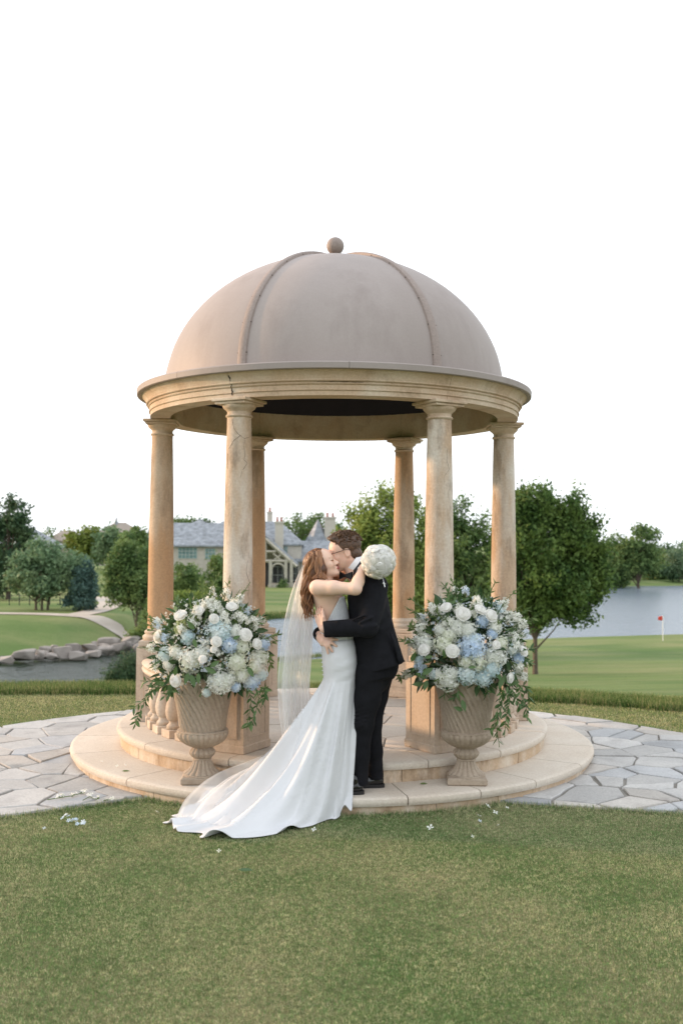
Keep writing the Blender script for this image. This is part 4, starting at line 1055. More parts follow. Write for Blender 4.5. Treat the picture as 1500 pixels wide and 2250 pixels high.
def vine(parent, pts, m='leaf', n=16, L_=.062, w=.021):
    C = catmull(pts, 8); mb = MB(); mb.tube(C, [.0022]*len(C), 4)
    st = mb.build('trailing_vine', M['stem'], parent)
    mg = MB()
    for i in range(n):
        k = int((i+.6)/n*(len(C)-2)); p = C[k]; d = (C[k+1]-C[k]).normalized(); s = d.orthogonal().normalized(); s = Matrix.Rotation(i*2.6+rnd.uniform(-.5,.5), 3, d) @ s
        leaf_on(mg, p, d*.55+s+Vector((0,0,-.35)), L_*rnd.uniform(.65,1.1), w*rnd.uniform(.8,1.1))
    tag(mg.build('vine_leaves', M[m], st, smooth=False), kind='stuff'); return st
def leafy_stem(parent, base, tip, m='leaf', n=12, L_=.06, w=.018):
    base, tip = Vector(base), Vector(tip); mb = MB(); bend = Vector((rnd.gauss(0,.02), rnd.gauss(0,.02), 0))
    C = catmull([base, base.lerp(tip, .5)+bend, tip], 6); mb.tube(C, [.0028]*len(C), 4); st = mb.build('leafy_sprig', M['stem'], parent); mg = MB()
    for i in range(n):
        k = min(len(C)-2, int(len(C)*(.25+.75*i/n))); d = (C[k+1]-C[k]).normalized(); s = Matrix.Rotation(i*2.4, 3, d) @ d.orthogonal().normalized()
        leaf_on(mg, C[k], d*.9+s*.9, L_*rnd.uniform(.6,1.1), w)
    tag(mg.build('sprig_leaves', M[m], st, smooth=False), kind='stuff'); return st

def arrangement(loc, cx, cy, px2, label, hyds, roses, snaps, vines, sprigs, bigl, seed):
    """flower positions measured in a crop of the photograph (px2 maps crop to photo), set on a domed surface round the urn's mouth"""
    q = random.Random(seed)
    base = Vector((loc[0], loc[1], loc[2]+.715)); o = thing('flower_arrangement', label, 'flowers', base, 0, 'white and blue flower arrangements in the urns')
    AX, AZ, AY = .47, .50, .40
    ctr = W(*px2(cx, cy), loc[1])
    def place(u, v, back=0.0):
        p0 = W(*px2(u, v), loc[1]); dx, dz = (p0.x-ctr.x)/AX, (p0.z-ctr.z)/AZ
        k = math.sqrt(max(.02, 1-min(.98, dx*dx+dz*dz)))
        y = loc[1]-AY*k+back; p = W(*px2(u, v), y)
        n = Vector((dx/AX, -k/AY, dz/AZ)); return p-base, n.normalized()
    for (u, v, r_, mt) in hyds:
        p, n = place(u, v, .03); R_ = r_*.24/FPX*6.9
        m3 = frame_to(n+Vector((q.gauss(0,.15), q.gauss(0,.15), q.gauss(0,.15)))); h_ = obj('hydrangea', HY[mt, q.randrange(2)], None, o, loc=p-n*R_*.55, scale=R_/.08*1.06)
        h_.rotation_euler = (m3 @ Matrix.Rotation(q.uniform(0,6.28), 3, 'Z')).to_euler()
    for (u, v, r_) in roses:
        p, n = place(u, v, -.02); R_ = r_*.24/FPX*6.8
        n2 = (n+Vector((0,-.25,.35))+Vector((q.gauss(0,.2), 0, q.gauss(0,.2)))).normalized()
        h_ = obj('rose', RO[q.randrange(4)], None, o, loc=p, scale=R_*.88); h_.rotation_euler = (frame_to(n2) @ Matrix.Rotation(q.uniform(0,6.28), 3, 'Z')).to_euler()
    for (u0, v0, u1, v1, mt, sz) in snaps:
        p0, n0 = place(u0, v0, .06); p1, n1 = place(u1, v1, -.02); p1 = p1+(p1-p0)*.06
        blossom_stem(o, p0, p1, mt, 'leafl' if q.random() < .55 else 'leaf', sz, q.uniform(.35,.7), max(12, int((p1-p0).length/.0075)))
    for pts in vines:
        P = []
        for i, (u, v) in enumerate(pts): w_ = W(*px2(u, v), loc[1]-.26-(.03 if i else 0)+q.uniform(-.02,.02)); P.append(w_-base)
        vine(o, P, 'leaf', int(10+sum((P[i+1]-P[i]).length for i in range(len(P)-1))*46))
    for (u0, v0, u1, v1, mt) in sprigs:
        p0, n0 = place(u0, v0, .05); p1, n1 = place(u1, v1, .08); leafy_stem(o, p0, p1, mt, int(6+(p1-p0).length*60))
    for i in range(15):                  # loose spikes breaking the outline
        a = q.uniform(.05, 3.09); b_ = q.uniform(-.5, .5); ca = ctr-base
        d = Vector((math.cos(a), -.35+b_, math.sin(a)*.95+.05)); p0 = ca+Vector((d.x*AX*.62, d.y*AY*.55, d.z*AZ*.62)); p1 = ca+Vector((d.x*AX, d.y*AY*.7, d.z*AZ))*q.uniform(1.0, 1.17)
        if i % 3 == 2: leafy_stem(o, p0, p1, 'leafl', 12, .05, .016)
        else: blossom_stem(o, p0, p1, 'snap' if i % 5 else 'delph', 'leafl', .0145, .8, 22)
    for (u, v, ang, L_) in bigl:
        p, n = place(u, v, -.02); mb = MB(); d = Vector((math.cos(ang), -.35, math.sin(ang))); leaf_on(mb, p-d*L_*.5, d, L_, L_*.48, (0,-1,.35), .2); mb.build('leaf', M['leaf'], o)
    # inner foliage and the side away from the camera
    mg = MB(); ce = ctr-base
    for i in range(950):
        a, b_ = q.uniform(0, 6.283), q.uniform(-.75, 1.35); k = q.uniform(.55, .93)
        n = Vector((math.cos(a)*math.cos(b_), math.sin(a)*math.cos(b_), math.sin(b_))); p = ce+Vector((n.x*AX*k*.86, n.y*AY*k*.9, n.z*AZ*k*.8))
        if p.z < -.10 and math.hypot(p.x, p.y) < .2: continue
        leaf_on(mg, p, n+Vector((q.gauss(0,.7), q.gauss(0,.7), q.gauss(0,.7))), q.uniform(.06,.12), q.uniform(.03,.055))
    tag(mg.build('inner_foliage', M['leafd'], o, smooth=False), kind='stuff')
    mg = MB()
    for i in range(230):
        a, b_ = q.uniform(0, 6.283), q.uniform(-.5, 1.0)
        n = Vector((math.cos(a)*math.cos(b_), math.sin(a)*math.cos(b_), math.sin(b_))); k = q.uniform(.78, .95); p = ce+Vector((n.x*AX*k*.9, n.y*AY*k, n.z*AZ*k*.88))
        c_ = p
        for s in range(q.randrange(3, 8)):
            floret(mg, c_+Vector((q.gauss(0,.018), q.gauss(0,.018), q.gauss(0,.018))), n+Vector((q.gauss(0,.4), q.gauss(0,.4), q.gauss(0,.4))), q.uniform(.006,.0125), 5)
    tag(mg.build('filler_blossom', M['snap'], o, smooth=False), kind='stuff')
    mg = MB()
    for i in range(90):
        a, b_ = q.uniform(0, 6.283), q.uniform(-.6, 1.2)
        n = Vector((math.cos(a)*math.cos(b_), math.sin(a)*math.cos(b_), math.sin(b_))); k = q.uniform(.8, .95); p = ce+Vector((n.x*AX*k*.9, n.y*AY*k, n.z*AZ*k*.88))
        for s in range(6): floret(mg, p+Vector((q.gauss(0,.016), q.gauss(0,.016), q.gauss(0,.016))), n+Vector((q.gauss(0,.4), q.gauss(0,.4), q.gauss(0,.4))), q.uniform(.006,.011), 5)
    tag(mg.build('filler_blue', M['delph'], o, smooth=False), kind='stuff')
    for i in range(16):                  # heads on the far side
        a = q.uniform(.25, 2.9); b_ = q.uniform(-.35, 1.0); n = Vector((math.cos(a)*math.cos(b_), math.sin(a)*math.cos(b_), math.sin(b_)))
        p = ce+Vector((n.x*AX*.72, n.y*AY*.8, n.z*AZ*.72)); h_ = obj('hydrangea', HY[q.choice(('h_white','h_cream','h_aqua')), q.randrange(2)], None, o, loc=p, scale=q.uniform(.75,1.1)); h_.rotation_euler = frame_to(n).to_euler()
    # two palms of green to close the mouth of the urn
    mg = MB()
    for i in range(120):
        a = q.uniform(0, 6.283); n = Vector((math.cos(a), math.sin(a), q.uniform(-.5,.4))); p = Vector((math.cos(a)*q.uniform(.05,.2), math.sin(a)*q.uniform(.05,.2), q.uniform(0,.10)))
        leaf_on(mg, p, n, q.uniform(.06,.11), q.uniform(.025,.045))
    tag(mg.build('collar_foliage', M['leafd'], o, smooth=False), kind='stuff')
    return o
cl = lambda u, v: (280+u*.24, 1280+v*.24)
cr = lambda u, v: (860+u*.24, 1270+v*.24)
arrangement(UL, 760, 640, cl, 'overflowing white and pale blue bouquet in the left urn',
  [(325,665,68,'h_aqua'),(560,720,105,'h_cream'),(660,660,70,'h_white'),(840,440,112,'h_aqua'),(540,495,62,'h_aqua'),(1010,740,92,'h_cream'),(1065,585,72,'h_cream'),(850,930,112,'h_white'),(930,900,60,'h_white'),(1275,570,52,'h_blue'),(1160,930,72,'h_blue'),(1000,970,44,'h_blue'),(1235,690,82,'h_cream'),(940,575,66,'h_blue'),(475,400,62,'h_lime'),(1060,860,66,'h_cream'),(1250,850,60,'h_aqua'),(880,390,70,'h_white'),(1180,780,60,'h_cream'),(360,760,50,'h_white'),(420,640,60,'h_cream'),(1000,440,60,'h_white'),(720,1020,38,'h_aqua')],
  [(485,295,54),(275,492,54),(955,215,46),(815,540,46),(1085,475,54),(1190,560,46),(437,895,55),(690,700,34),(790,612,30),(795,330,42),(660,255,40)],
  [(700,380,745,80,'snap',.020),(820,360,835,140,'snap',.019),(980,430,1045,215,'snap',.018),(1080,400,1325,335,'snap',.016),(640,420,650,170,'snap',.018),(720,300,700,120,'snap',.017),(1120,480,1200,250,'snap',.018),(430,560,290,470,'delph',.016),(560,520,470,350,'snap',.016),(1180,640,1300,700,'snap',.015),(880,420,905,250,'snap',.018),(1040,420,1090,280,'snap',.017),(330,800,225,760,'snap',.013),(600,470,570,290,'snap',.017)],
  [[(420,930),(250,905),(120,900)],[(400,950),(230,970),(150,1080),(30,1165)],[(300,930),(190,1050),(100,1220),(70,1310)],[(1100,960),(1130,1100),(1090,1350)],[(1180,960),(1200,1080),(1150,1250),(1110,1330)],[(1240,950),(1260,1010),(1230,1140)],[(430,960),(410,1000),(320,1050)]],
  [(560,430,440,150,'leaf'),(620,420,570,170,'leafl'),(760,360,790,170,'leaf'),(1000,380,1040,240,'leafl'),(1150,420,1240,300,'leaf'),(460,520,370,400,'leaf'),(1240,600,1310,760,'leafl'),(1180,1000,1270,960,'leafl')],
  [(300,925,3.0,.085),(440,810,1.4,.07),(600,900,-1.2,.09),(540,880,-1.9,.085),(760,800,2.6,.09),(800,740,.6,.08),(650,880,-1.5,.075),(1130,820,-1.0,.08),(620,560,-1.2,.07),(580,390,2.2,.08),(1000,500,.5,.06),(410,1000,-1.7,.07)], 31)
arrangement(UR, 690, 660, cr, 'overflowing white and sky blue bouquet in the right urn',
  [(265,600,88,'h_white'),(470,600,88,'h_cream'),(745,635,120,'h_blue'),(790,780,84,'h_cream'),(970,720,104,'h_white'),(930,850,82,'h_aqua'),(690,905,92,'h_aqua'),(850,935,76,'h_aqua'),(500,945,108,'h_white'),(560,880,50,'h_white'),(835,390,54,'h_blue'),(930,510,44,'h_blue'),(600,440,84,'h_white'),(380,890,46,'h_aqua'),(1180,745,52,'h_blue'),(520,520,64,'h_cream'),(1020,600,60,'h_cream'),(960,450,60,'h_white'),(680,780,60,'h_cream'),(1130,650,54,'h_aqua'),(440,470,54,'h_white'),(230,760,50,'h_aqua'),(700,470,70,'h_white'),(760,560,54,'h_aqua')],
  [(495,265,50),(655,325,62),(815,285,52),(915,342,56),(295,655,52),(555,668,56),(1205,665,48),(1088,915,44),(960,610,36)],
  [(760,370,772,105,'snap',.018),(470,380,335,205,'snap',.018),(360,510,180,430,'snap',.018),(280,640,85,565,'snap',.015),(230,830,70,940,'snap',.016),(1050,480,1240,380,'snap',.018),(1030,560,1220,530,'snap',.017),(1080,860,1255,935,'snap',.017),(620,400,650,190,'snap',.018),(540,470,480,350,'snap',.02),(480,820,430,960,'snap',.018),(350,760,180,830,'delph',.016),(1080,760,1220,840,'snap',.017),(720,420,740,250,'snap',.017),(900,460,1000,400,'snap',.018),(1060,640,1180,590,'snap',.016),(330,800,240,900,'delph',.015)],
  [[(1000,980),(1010,1150),(960,1320),(985,1550)],[(1060,990),(1080,1120),(1050,1260),(1030,1460)],[(1150,960),(1190,1080),(1225,1160),(1240,1310)],[(1030,1000),(990,1100),(940,1330),(895,1400)],[(1190,990),(1240,1010),(1265,1170)],[(1100,1000),(1130,1090),(1200,1200)]],
  [(590,300,480,65,'leaf'),(620,300,610,110,'leaf'),(560,300,530,130,'leaf'),(430,420,330,260,'leafl'),(1080,560,1170,430,'leaf'),(1100,700,1310,640,'leaf'),(1120,760,1290,780,'leaf'),(260,500,170,430,'leafl'),(540,1000,480,1080,'leaf'),(600,1000,560,1100,'leaf'),(840,1000,860,1070,'leaf'),(200,850,80,920,'leafl')],
  [(240,970,3.1,.085),(310,985,-1.9,.08),(660,1170,-1.3,.085),(610,1195,2.7,.075),(200,720,1.2,.08),(340,720,.2,.06),(480,690,1.8,.06),(1060,940,-1.0,.09),(1000,960,-2.0,.09),(330,850,.6,.09),(270,890,2.6,.08),(740,815,.1,.055),(1120,960,.3,.08)], 32)

# ================================================================ FALLEN PETALS, SPRIGS AND LEAVES
def petal(px_, py_, z, label, m, size=.022, n=4):
    size *= .75; q = G(px_, py_, z); mb = MB(); floret(mb, Vector((0,0,.006)), (rnd.gauss(0,.4), rnd.gauss(0,.4)-.4, 1), size, n)
    return tag(mb.build('fallen_blossom', M[m], None, smooth=False, loc=q), label, 'petal', 'fallen blossoms')
for a in ((945,1821,'h_white','white fallen blossom nearest the front on the grass right of the train',.030),(1052,1795,'h_white','white fallen blossom midway between step and front blossom at right',.024),(1087,1788,'h_white','white fallen blossom farthest right on the grass',.026),(1070,1773,'h_white','upright white blossom on the grass right against the step',.025),(1053,1806,'delph','pale blue petal below the white ones on the right grass',.018),(1094,1815,'h_white','thin white petal lying right of the pale blue one',.014),(690,1825,'h_white','small white blossom just off the right end of the train',.022),(481,1872,'h_cream','cream petal on the grass in front of the train',.018),(1113,1777,'h_white','white petal lying close to the right paving',.018),(98,1822,'delph','pale blue petal on the grass at far left',.015),(345,1786,'h_white','white petal on the grass between left paving and train',.018),(1037,1840,'h_white','thin white petal on the grass below the cluster at right',.014)):
    petal(a[0], a[1], .022, a[3], a[2], a[4])
for (px_, py_, lab) in ((275,1683,'small white blossom behind the green petal on the lower step'),(223,1675,'tiny white petal near the left end of the lower step'),(258,1685,'pale bud left of the green petal on the lower step')):
    petal(px_, py_, Z1+.003, lab, 'h_cream', .018)
def fallen_leaf(px_, py_, z, label, m, L_, ang):
    q = G(px_, py_, z+.006); mb = MB(); leaf_on(mb, (0,0,0), (math.cos(ang), math.sin(ang), .12), L_, L_*.42, (0,-.3,1), .15); return tag(mb.build('fallen_leaf', M[m], None, smooth=False, loc=q), label, 'leaf')
fallen_leaf(523, 1911, .02, 'dark green leaf lying on the grass in front of the train', 'leafd', .085, -.05)
fallen_leaf(268, 1694, Z1, 'pale green petal on the left of the lower step', 'leafl', .06, .2)
fallen_leaf(922, 1722, Z1, 'light green leaf on the lower step by the right urn foot', 'leafl', .06, .3)
fallen_leaf(492, 1652, Z2, 'brown curled leaf on the upper step beside the left pedestal', 'crack', .035, .2)
def fallen_sprig(pts, z, label, m):
    P = [G(px_, py_, z+.012) for px_, py_ in pts]; b0 = P[0]; o = thing('fallen_sprig', label, 'sprig', b0)
    mb = MB(); mb.tube([p-b0 for p in P], .003, 5); mb.build('stem', M['leafl'], o); mg = MB(); ml = MB()
    for p in P[1:]:
        for k in range(5): floret(mg, p-b0+Vector((rnd.gauss(0,.02), rnd.gauss(0,.02), .01)), (rnd.gauss(0,.5), rnd.gauss(0,.5)-.3, 1), rnd.uniform(.010,.018), 5)
        for k in range(3): leaf_on(ml, p-b0, (rnd.gauss(0,1), rnd.gauss(0,1), .3), .04, .014)
    tag(mg.build('blossoms', M[m], o, smooth=False), kind='stuff'); tag(ml.build('leaves', M['leaf'], o, smooth=False), kind='stuff')
fallen_sprig([(105,1757),(135,1752),(160,1748),(182,1742)], .025, 'crushed white flower sprig on the left flagstones', 'snap')
fallen_sprig([(183,1758),(198,1750),(213,1756)], .025, 'short blossom tangle right of the crushed sprig', 'h_white')
fallen_sprig([(112,1791),(145,1797),(160,1806),(178,1811)], .022, 'bent flower stem lying across the left paving edge', 'delph')
fallen_sprig([(228,1759),(240,1757)], .025, 'tiny green sprig on the flagstone beside the step', 'snap')
fallen_sprig([(900,1640),(907,1637),(912,1633)], Z2, 'little white sprig at the foot of the right front pedestal', 'snap')
# ================================================================ PEOPLE: smooth implicit bodies, meshed with surface nets
class SDF:
    def __init__(s, lo, hi, h):
        s.h = h; s.lo = np.array(lo, np.float32); s.n = np.ceil((np.array(hi)-np.array(lo))/h).astype(int)+1
        s.g = np.full(s.n, 1.0, np.float32)
        s.ax = [s.lo[i]+h*np.arange(s.n[i], dtype=np.float32) for i in range(3)]
    def _sub(s, lo, hi):
        a = np.maximum(0, np.floor((np.array(lo)-s.lo)/s.h).astype(int)); b = np.minimum(s.n, np.ceil((np.array(hi)-s.lo)/s.h).astype(int)+1)
        if (b <= a).any(): return None
        sl = tuple(slice(a[i], b[i]) for i in range(3))
        X = s.ax[0][sl[0]][:, None, None]; Y = s.ax[1][sl[1]][None, :, None]; Z = s.ax[2][sl[2]][None, None, :]
        return sl, X, Y, Z
    def _put(s, sl, d, k, sub=False):
        g = s.g[sl]
        if sub: d = -d; s.g[sl] = np.maximum(g, d) if k <= 0 else -(-(np.maximum(-g, -d)*0)+s._smin(-g, -d, k)); return
        s.g[sl] = np.minimum(g, d) if k <= 0 else s._smin(g, d, k)
    @staticmethod
    def _smin(a, b, k):
        h = np.clip(.5+.5*(b-a)/k, 0, 1); return b+(a-b)*h-k*h*(1-h)
    def cone(s, a, b, ra, rb, k=.02, cut=None):
        a, b = np.array(a, np.float32), np.array(b, np.float32); m = max(ra, rb)+k+.03
        q = s._sub(np.minimum(a, b)-m, np.maximum(a, b)+m)
        if q is None: return s
        sl, X, Y, Z = q; e = b-a; L2 = max(1e-9, float(e@e))
        t = np.clip(((X-a[0])*e[0]+(Y-a[1])*e[1]+(Z-a[2])*e[2])/L2, 0, 1)
        d = np.sqrt((X-a[0]-t*e[0])**2+(Y-a[1]-t*e[1])**2+(Z-a[2]-t*e[2])**2)-(ra+t*(rb-ra))
        if cut is not None:
            p, n = cut; d = np.maximum(d, (X-p[0])*n[0]+(Y-p[1])*n[1]+(Z-p[2])*n[2])
        s._put(sl, d, k); return s
    def chain(s, pts, rad, k=.02):
        for i in range(len(pts)-1): s.cone(pts[i], pts[i+1], rad[i], rad[i+1], k)
        return s
    def ell(s, c, r, M3=None, k=.02, sub=False):
        c = np.array(c, np.float32); r = np.array(r, np.float32); m = float(r.max())+k+.03
        q = s._sub(c-m, c+m)
        if q is None: return s
        sl, X, Y, Z = q; X = X-c[0]; Y = Y-c[1]; Z = Z-c[2]
        if M3 is not None:
            T = np.array(M3.transposed(), np.float32)
            X, Y, Z = T[0,0]*X+T[0,1]*Y+T[0,2]*Z, T[1,0]*X+T[1,1]*Y+T[1,2]*Z, T[2,0]*X+T[2,1]*Y+T[2,2]*Z
        k0 = np.sqrt((X/r[0])**2+(Y/r[1])**2+(Z/r[2])**2); k1 = np.sqrt((X/r[0]**2)**2+(Y/r[1]**2)**2+(Z/r[2]**2)**2)+1e-9
        s._put(sl, k0*(k0-1)/k1, k, sub); return s
    def loft(s, rows, k=.02, grow=0.0, tilt=None):
        """rows: (z, cx, cy, rx, ry) from top to bottom"""
        rows = sorted(rows); z = np.array([r_[0] for r_ in rows]); m = .05+k
        A = np.array(rows); lo = (min(A[:,1]-A[:,3])-m, min(A[:,2]-A[:,4])-m, z[0]-m); hi = (max(A[:,1]+A[:,3])+m, max(A[:,2]+A[:,4])+m, z[-1]+m)
        q = s._sub(lo, hi)
        if q is None: return s
        sl, X, Y, Z = q; zz = Z.ravel(); P = [np.interp(zz, z, A[:, i])[None, None, :] for i in range(1, 5)]
        rx, ry = P[2]+grow, P[3]+grow
        d = (np.sqrt(((X-P[0])/rx)**2+((Y-P[1])/ry)**2)-1)*np.minimum(rx, ry)
        d = np.maximum(d, np.maximum(Z-z[-1]-grow, z[0]-grow-Z)); s._put(sl, d.astype(np.float32), k); return s
    def half(s, p, n):                       # keep the side against n
        X, Y, Z = s.ax[0][:, None, None], s.ax[1][None, :, None], s.ax[2][None, None, :]
        s.g = np.maximum(s.g, ((X-p[0])*n[0]+(Y-p[1])*n[1]+(Z-p[2])*n[2]).astype(np.float32)); return s
    def mesh(s, name):
        g = s.g; S = g < 0; nx, ny, nz = g.shape; C = [(i, j, k) for i in (0,1) for j in (0,1) for k in (0,1)]
        cnt = np.zeros((nx-1, ny-1, nz-1), np.int8)
        for i, j, k in C: cnt += S[i:nx-1+i, j:ny-1+j, k:nz-1+k]
        act = (cnt > 0) & (cnt < 8); ids = np.argwhere(act); idx = np.full(act.shape, -1, np.int32); idx[act] = np.arange(len(ids))
        acc = np.zeros((len(ids), 3)); num = np.zeros(len(ids))
        for a in C:
            for ax in range(3):
                if a[ax]: continue
                b = list(a); b[ax] = 1
                va = g[ids[:,0]+a[0], ids[:,1]+a[1], ids[:,2]+a[2]]; vb = g[ids[:,0]+b[0], ids[:,1]+b[1], ids[:,2]+b[2]]
                m = (va < 0) != (vb < 0); t = va/(va-vb+1e-12)
                p = np.tile(np.array(a, float), (len(ids), 1)); p[:, ax] += t; acc[m] += p[m]; num[m] += 1
        V = s.lo+s.h*(ids+acc/num[:, None]); F = []
        for ax in range(3):
            u, v = (ax+1) % 3, (ax+2) % 3; s0 = [slice(None)]*3; s1 = [slice(None)]*3; s0[ax] = slice(0, -1); s1[ax] = slice(1, None)
            cr = S[tuple(s0)] != S[tuple(s1)]; e = np.argwhere(cr); ins = S[tuple(e.T)]
            ok = (e[:, u] > 0) & (e[:, v] > 0) & (e[:, u] < g.shape[u]-1) & (e[:, v] < g.shape[v]-1); e = e[ok]; ins = ins[ok]
            def cell(du, dv): q = e.copy(); q[:, u] += du; q[:, v] += dv; return idx[q[:,0], q[:,1], q[:,2]]
            f = np.column_stack([cell(-1,-1), cell(0,-1), cell(0,0), cell(-1,0)]); f[~ins] = f[~ins][:, ::-1]; F.append(f)
        F = np.concatenate(F); F = F[(F >= 0).all(1)]
        # two rounds of gentle smoothing
        for lam in (.5, -.35, .5, -.35):
            s_ = np.zeros_like(V); n_ = np.zeros(len(V))
            for i in range(4):
                a, b = F[:, i], F[:, (i+1) % 4]; np.add.at(s_, a, V[b]); np.add.at(n_, a, 1)
            V = V+lam*(s_/np.maximum(n_, 1)[:, None]-V)
        return mesh_np(name, V, F)
def skin_mat(name, base, pink):
    m, nt, N, L, b = nmat(name)
    L.new(mixc(nt, noise(nt, wpos(nt), 14, 3, .5, .35, .7), base, pink), b.inputs['Base Color'])
    b.inputs['Roughness'].default_value = .5; b.inputs['Subsurface Weight'].default_value = .12; b.inputs['Subsurface Radius'].default_value = (.012,.005,.003); b.inputs['Subsurface Scale'].default_value = .5
    return m
M['skin_b'] = skin_mat('skin_bride', (.73,.505,.385), (.77,.53,.41)); M['skin_g'] = skin_mat('skin_groom', (.68,.45,.34), (.72,.455,.355))
M['suit'] = plain_mat('black_wool', (.009,.0092,.012), .9, .2, 14, .2, .9, 16); M['trouser'] = plain_mat('black_trousers', (.008,.0082,.0105), .9, .2, 14, .2, .9, 14)
M['satin_black'] = plain_mat('black_satin', (.008,.008,.010), .4, .1); M['patent'] = plain_mat('patent_leather', (.008,.008,.009), .12, .1, 8, .6); M['sole'] = plain_mat('shoe_sole', (.012,.011,.011), .6)
M['shirt'] = plain_mat('white_shirt', (.78,.78,.80), .7, .03)
def hair_mat(name, a, b_, c_, sc=(60, 60, 9)):
    m, nt, N, L, b = nmat(name); p = wpos(nt, sc)
    c = mixc(nt, noise(nt, p, 1.0, 4, .6, .38, .62), a, b_); c = mixc(nt, mul(nt, island(nt), .9), c, c_)
    L.new(c, b.inputs['Base Color']); b.inputs['Roughness'].default_value = .42; b.inputs['Specular IOR Level'].default_value = .45
    bump(nt, b, noise(nt, p, 1.5, 3, .6, .2, .8), .7, .004); return m
M['hair_b'] = hair_mat('auburn_hair', (.055,.022,.010), (.20,.085,.036), (.38,.185,.085))
M['hair_g'] = hair_mat('brown_hair', (.040,.022,.013), (.11,.056,.03), (.12,.065,.035), (70, 70, 70))
M['glass_frame'] = plain_mat('dark_spectacle_frame', (.02,.012,.010), .3)

def head_frame(c, fwd, roll=0.0):
    f = Vector(fwd).normalized(); l = Vector((0,0,1)).cross(f).normalized(); u = f.cross(l)
    m3 = Matrix((f, l, u)).transposed(); m3 = m3 @ Matrix.Rotation(roll, 3, 'X')
    return Vector(c), m3
def add_head(s, hf, k=1.0, male=True):
    c, m3 = hf; T = lambda x, y, z: c+m3@Vector((x*k, y*k, z*k)); e = lambda p, r, kk=.015, sub=False: s.ell(T(*p), [q*k for q in r], m3, kk, sub)
    e((-.014,0,.030), (.100,.076,.090)); e((.030,0,-.035), (.064,.058,.082), .03); e((.045,0,.035), (.052,.062,.055), .03)
    jw = .046 if male else .040
    for sy in (-1, 1):
        s.cone(T(.0, sy*jw, -.060), T(.072, sy*.012, -.106 if male else -.100), .022*k, .017*k, .02)
        e((.062, sy*.034, -.030), (.026,.024,.024), .02)
        e((-.008, sy*.076, -.018), (.019,.010,.032), .006); e((-.002, sy*.086, -.016), (.009,.006,.018), .004, True)
        e((.094, sy*.033, .000), (.012,.017,.011), .012, True); e((.080, sy*.032, .000), (.014,.015,.013), .004)
    s.cone(T(.078,0,-.106 if male else -.100), T(.072,0,-.104), .017*k, .015*k, .02)
    e((.084,0,.020), (.016,.046,.012), .012)
    s.cone(T(.090,0,.006), T(.113,0,-.036), .008*k, .0115*k, .012)
    for sy in (-1, 1): e((.103, sy*.011, -.040), (.011,.008,.008), .006)
    e((.093,0,-.064), (.012,.022,.0065), .005); e((.091,0,-.077), (.012,.020,.0075), .005)
    e((.106,0,-.0705), (.012,.022,.002), .004, True)
def add_hand(s, wrist, palm_dir, spread_dir, thumb_dir, L_=.185, curl=.25, nrm=None, k=.006):
    """palm, four unequal jointed fingers and a thumb that leaves the side of the palm"""
    w = Vector(wrist); d = Vector(palm_dir).normalized(); u = Vector(spread_dir); u = (u-d*u.dot(d)).normalized(); n = Vector(nrm) if nrm is not None else d.cross(u)
    n = (n-d*n.dot(d)-u*n.dot(u)).normalized(); f = L_/.185
    for o_ in (-.028, -.010, .010, .028): s.cone(w+u*o_*.7*f, w+d*.092*f+u*o_*1.15*f, .017*f, .0125*f, .012)
    for i, (o_, ln) in enumerate(((-.034,.062),(-.011,.080),(.011,.086),(.033,.074))):
        p = w+d*.088*f+u*o_*f; dd = (d+u*o_*3.2).normalized(); r0 = (.0082,.0092,.0094,.0090)[i]*f; a = 0
        for seg, ss in enumerate((.44,.31,.25)):
            a += curl*(.5,1.0,.9)[seg]; e = p+(dd*math.cos(a)+n*math.sin(a))*ln*ss*f; s.cone(p, e, r0, r0*.92, .004); p = e; r0 *= .92
    t0 = w+d*.028*f+u*.030*f; td = Vector(thumb_dir).normalized(); t1 = t0+td*.042*f+n*.004; t2 = t1+(td*.75+d*.65).normalized()*.034*f+n*.006; t3 = t2+(td*.45+d*.9).normalized()*.028*f+n*.008
    s.chain([t0, t1, t2, t3], [.016*f, .0115*f, .0102*f, .0085*f], .006)
YG, YB = -1.975, -2.0
def gp(x, y, dy=0.0): return W(x, y, YG+dy)
def bp(x, y, dy=0.0): return W(x, y, YB+dy)
def rows_px(tab, y0):
    out = []
    for (py_, l, r, ry, *cy) in tab:
        a, b_ = W(l, py_, y0), W(r, py_, y0); out.append((a.z, (a.x+b_.x)/2, y0+(cy[0] if cy else 0), (b_.x-a.x)/2, ry))
    return out

# ---------------------------------------------------------------- groom
gbase = Vector((gp(808, 1700).x, YG, Z1))
groom = thing('person', 'man in black suit and glasses bending to kiss the woman', 'person', gbase)
ghead = head_frame(gp(757.5, 1211, .0), (-.955, -.05, -.28), R(2))
c_, m3 = ghead
s = SDF((-.35,-2.40,.05), (.62,-1.55,1.95), .006)
add_head(s, ghead, 1.0, True)
s.cone(gp(764,1226,.0), gp(786,1262,.0), .057, .063, .03)
s.cone(gp(786,1262), gp(815,1300), .07, .09, .04); s.cone(gp(815,1300), gp(830,1420), .095, .10, .05)          # trunk, hidden by the suit
for sy, sh, el, wr in ((-1, (830,1294,-.15), (806,1376,-.25), (712,1382,-.205)), (1, (812,1292,.15), (772,1372,.22), (703,1394,.06))):
    s.chain([gp(815,1290), gp(*sh), gp(*el), gp(*wr)], [.06,.045,.036,.028], .02)
for sy, hp, kn, an in ((-1, (824,1450,-.07), (795,1590,-.07), (789,1715,-.08)), (1, (832,1450,.07), (824,1590,.08), (826,1702,.09))):
    s.chain([gp(830,1420), gp(*hp), gp(*kn), gp(*an)], [.08,.06,.036,.028], .03)
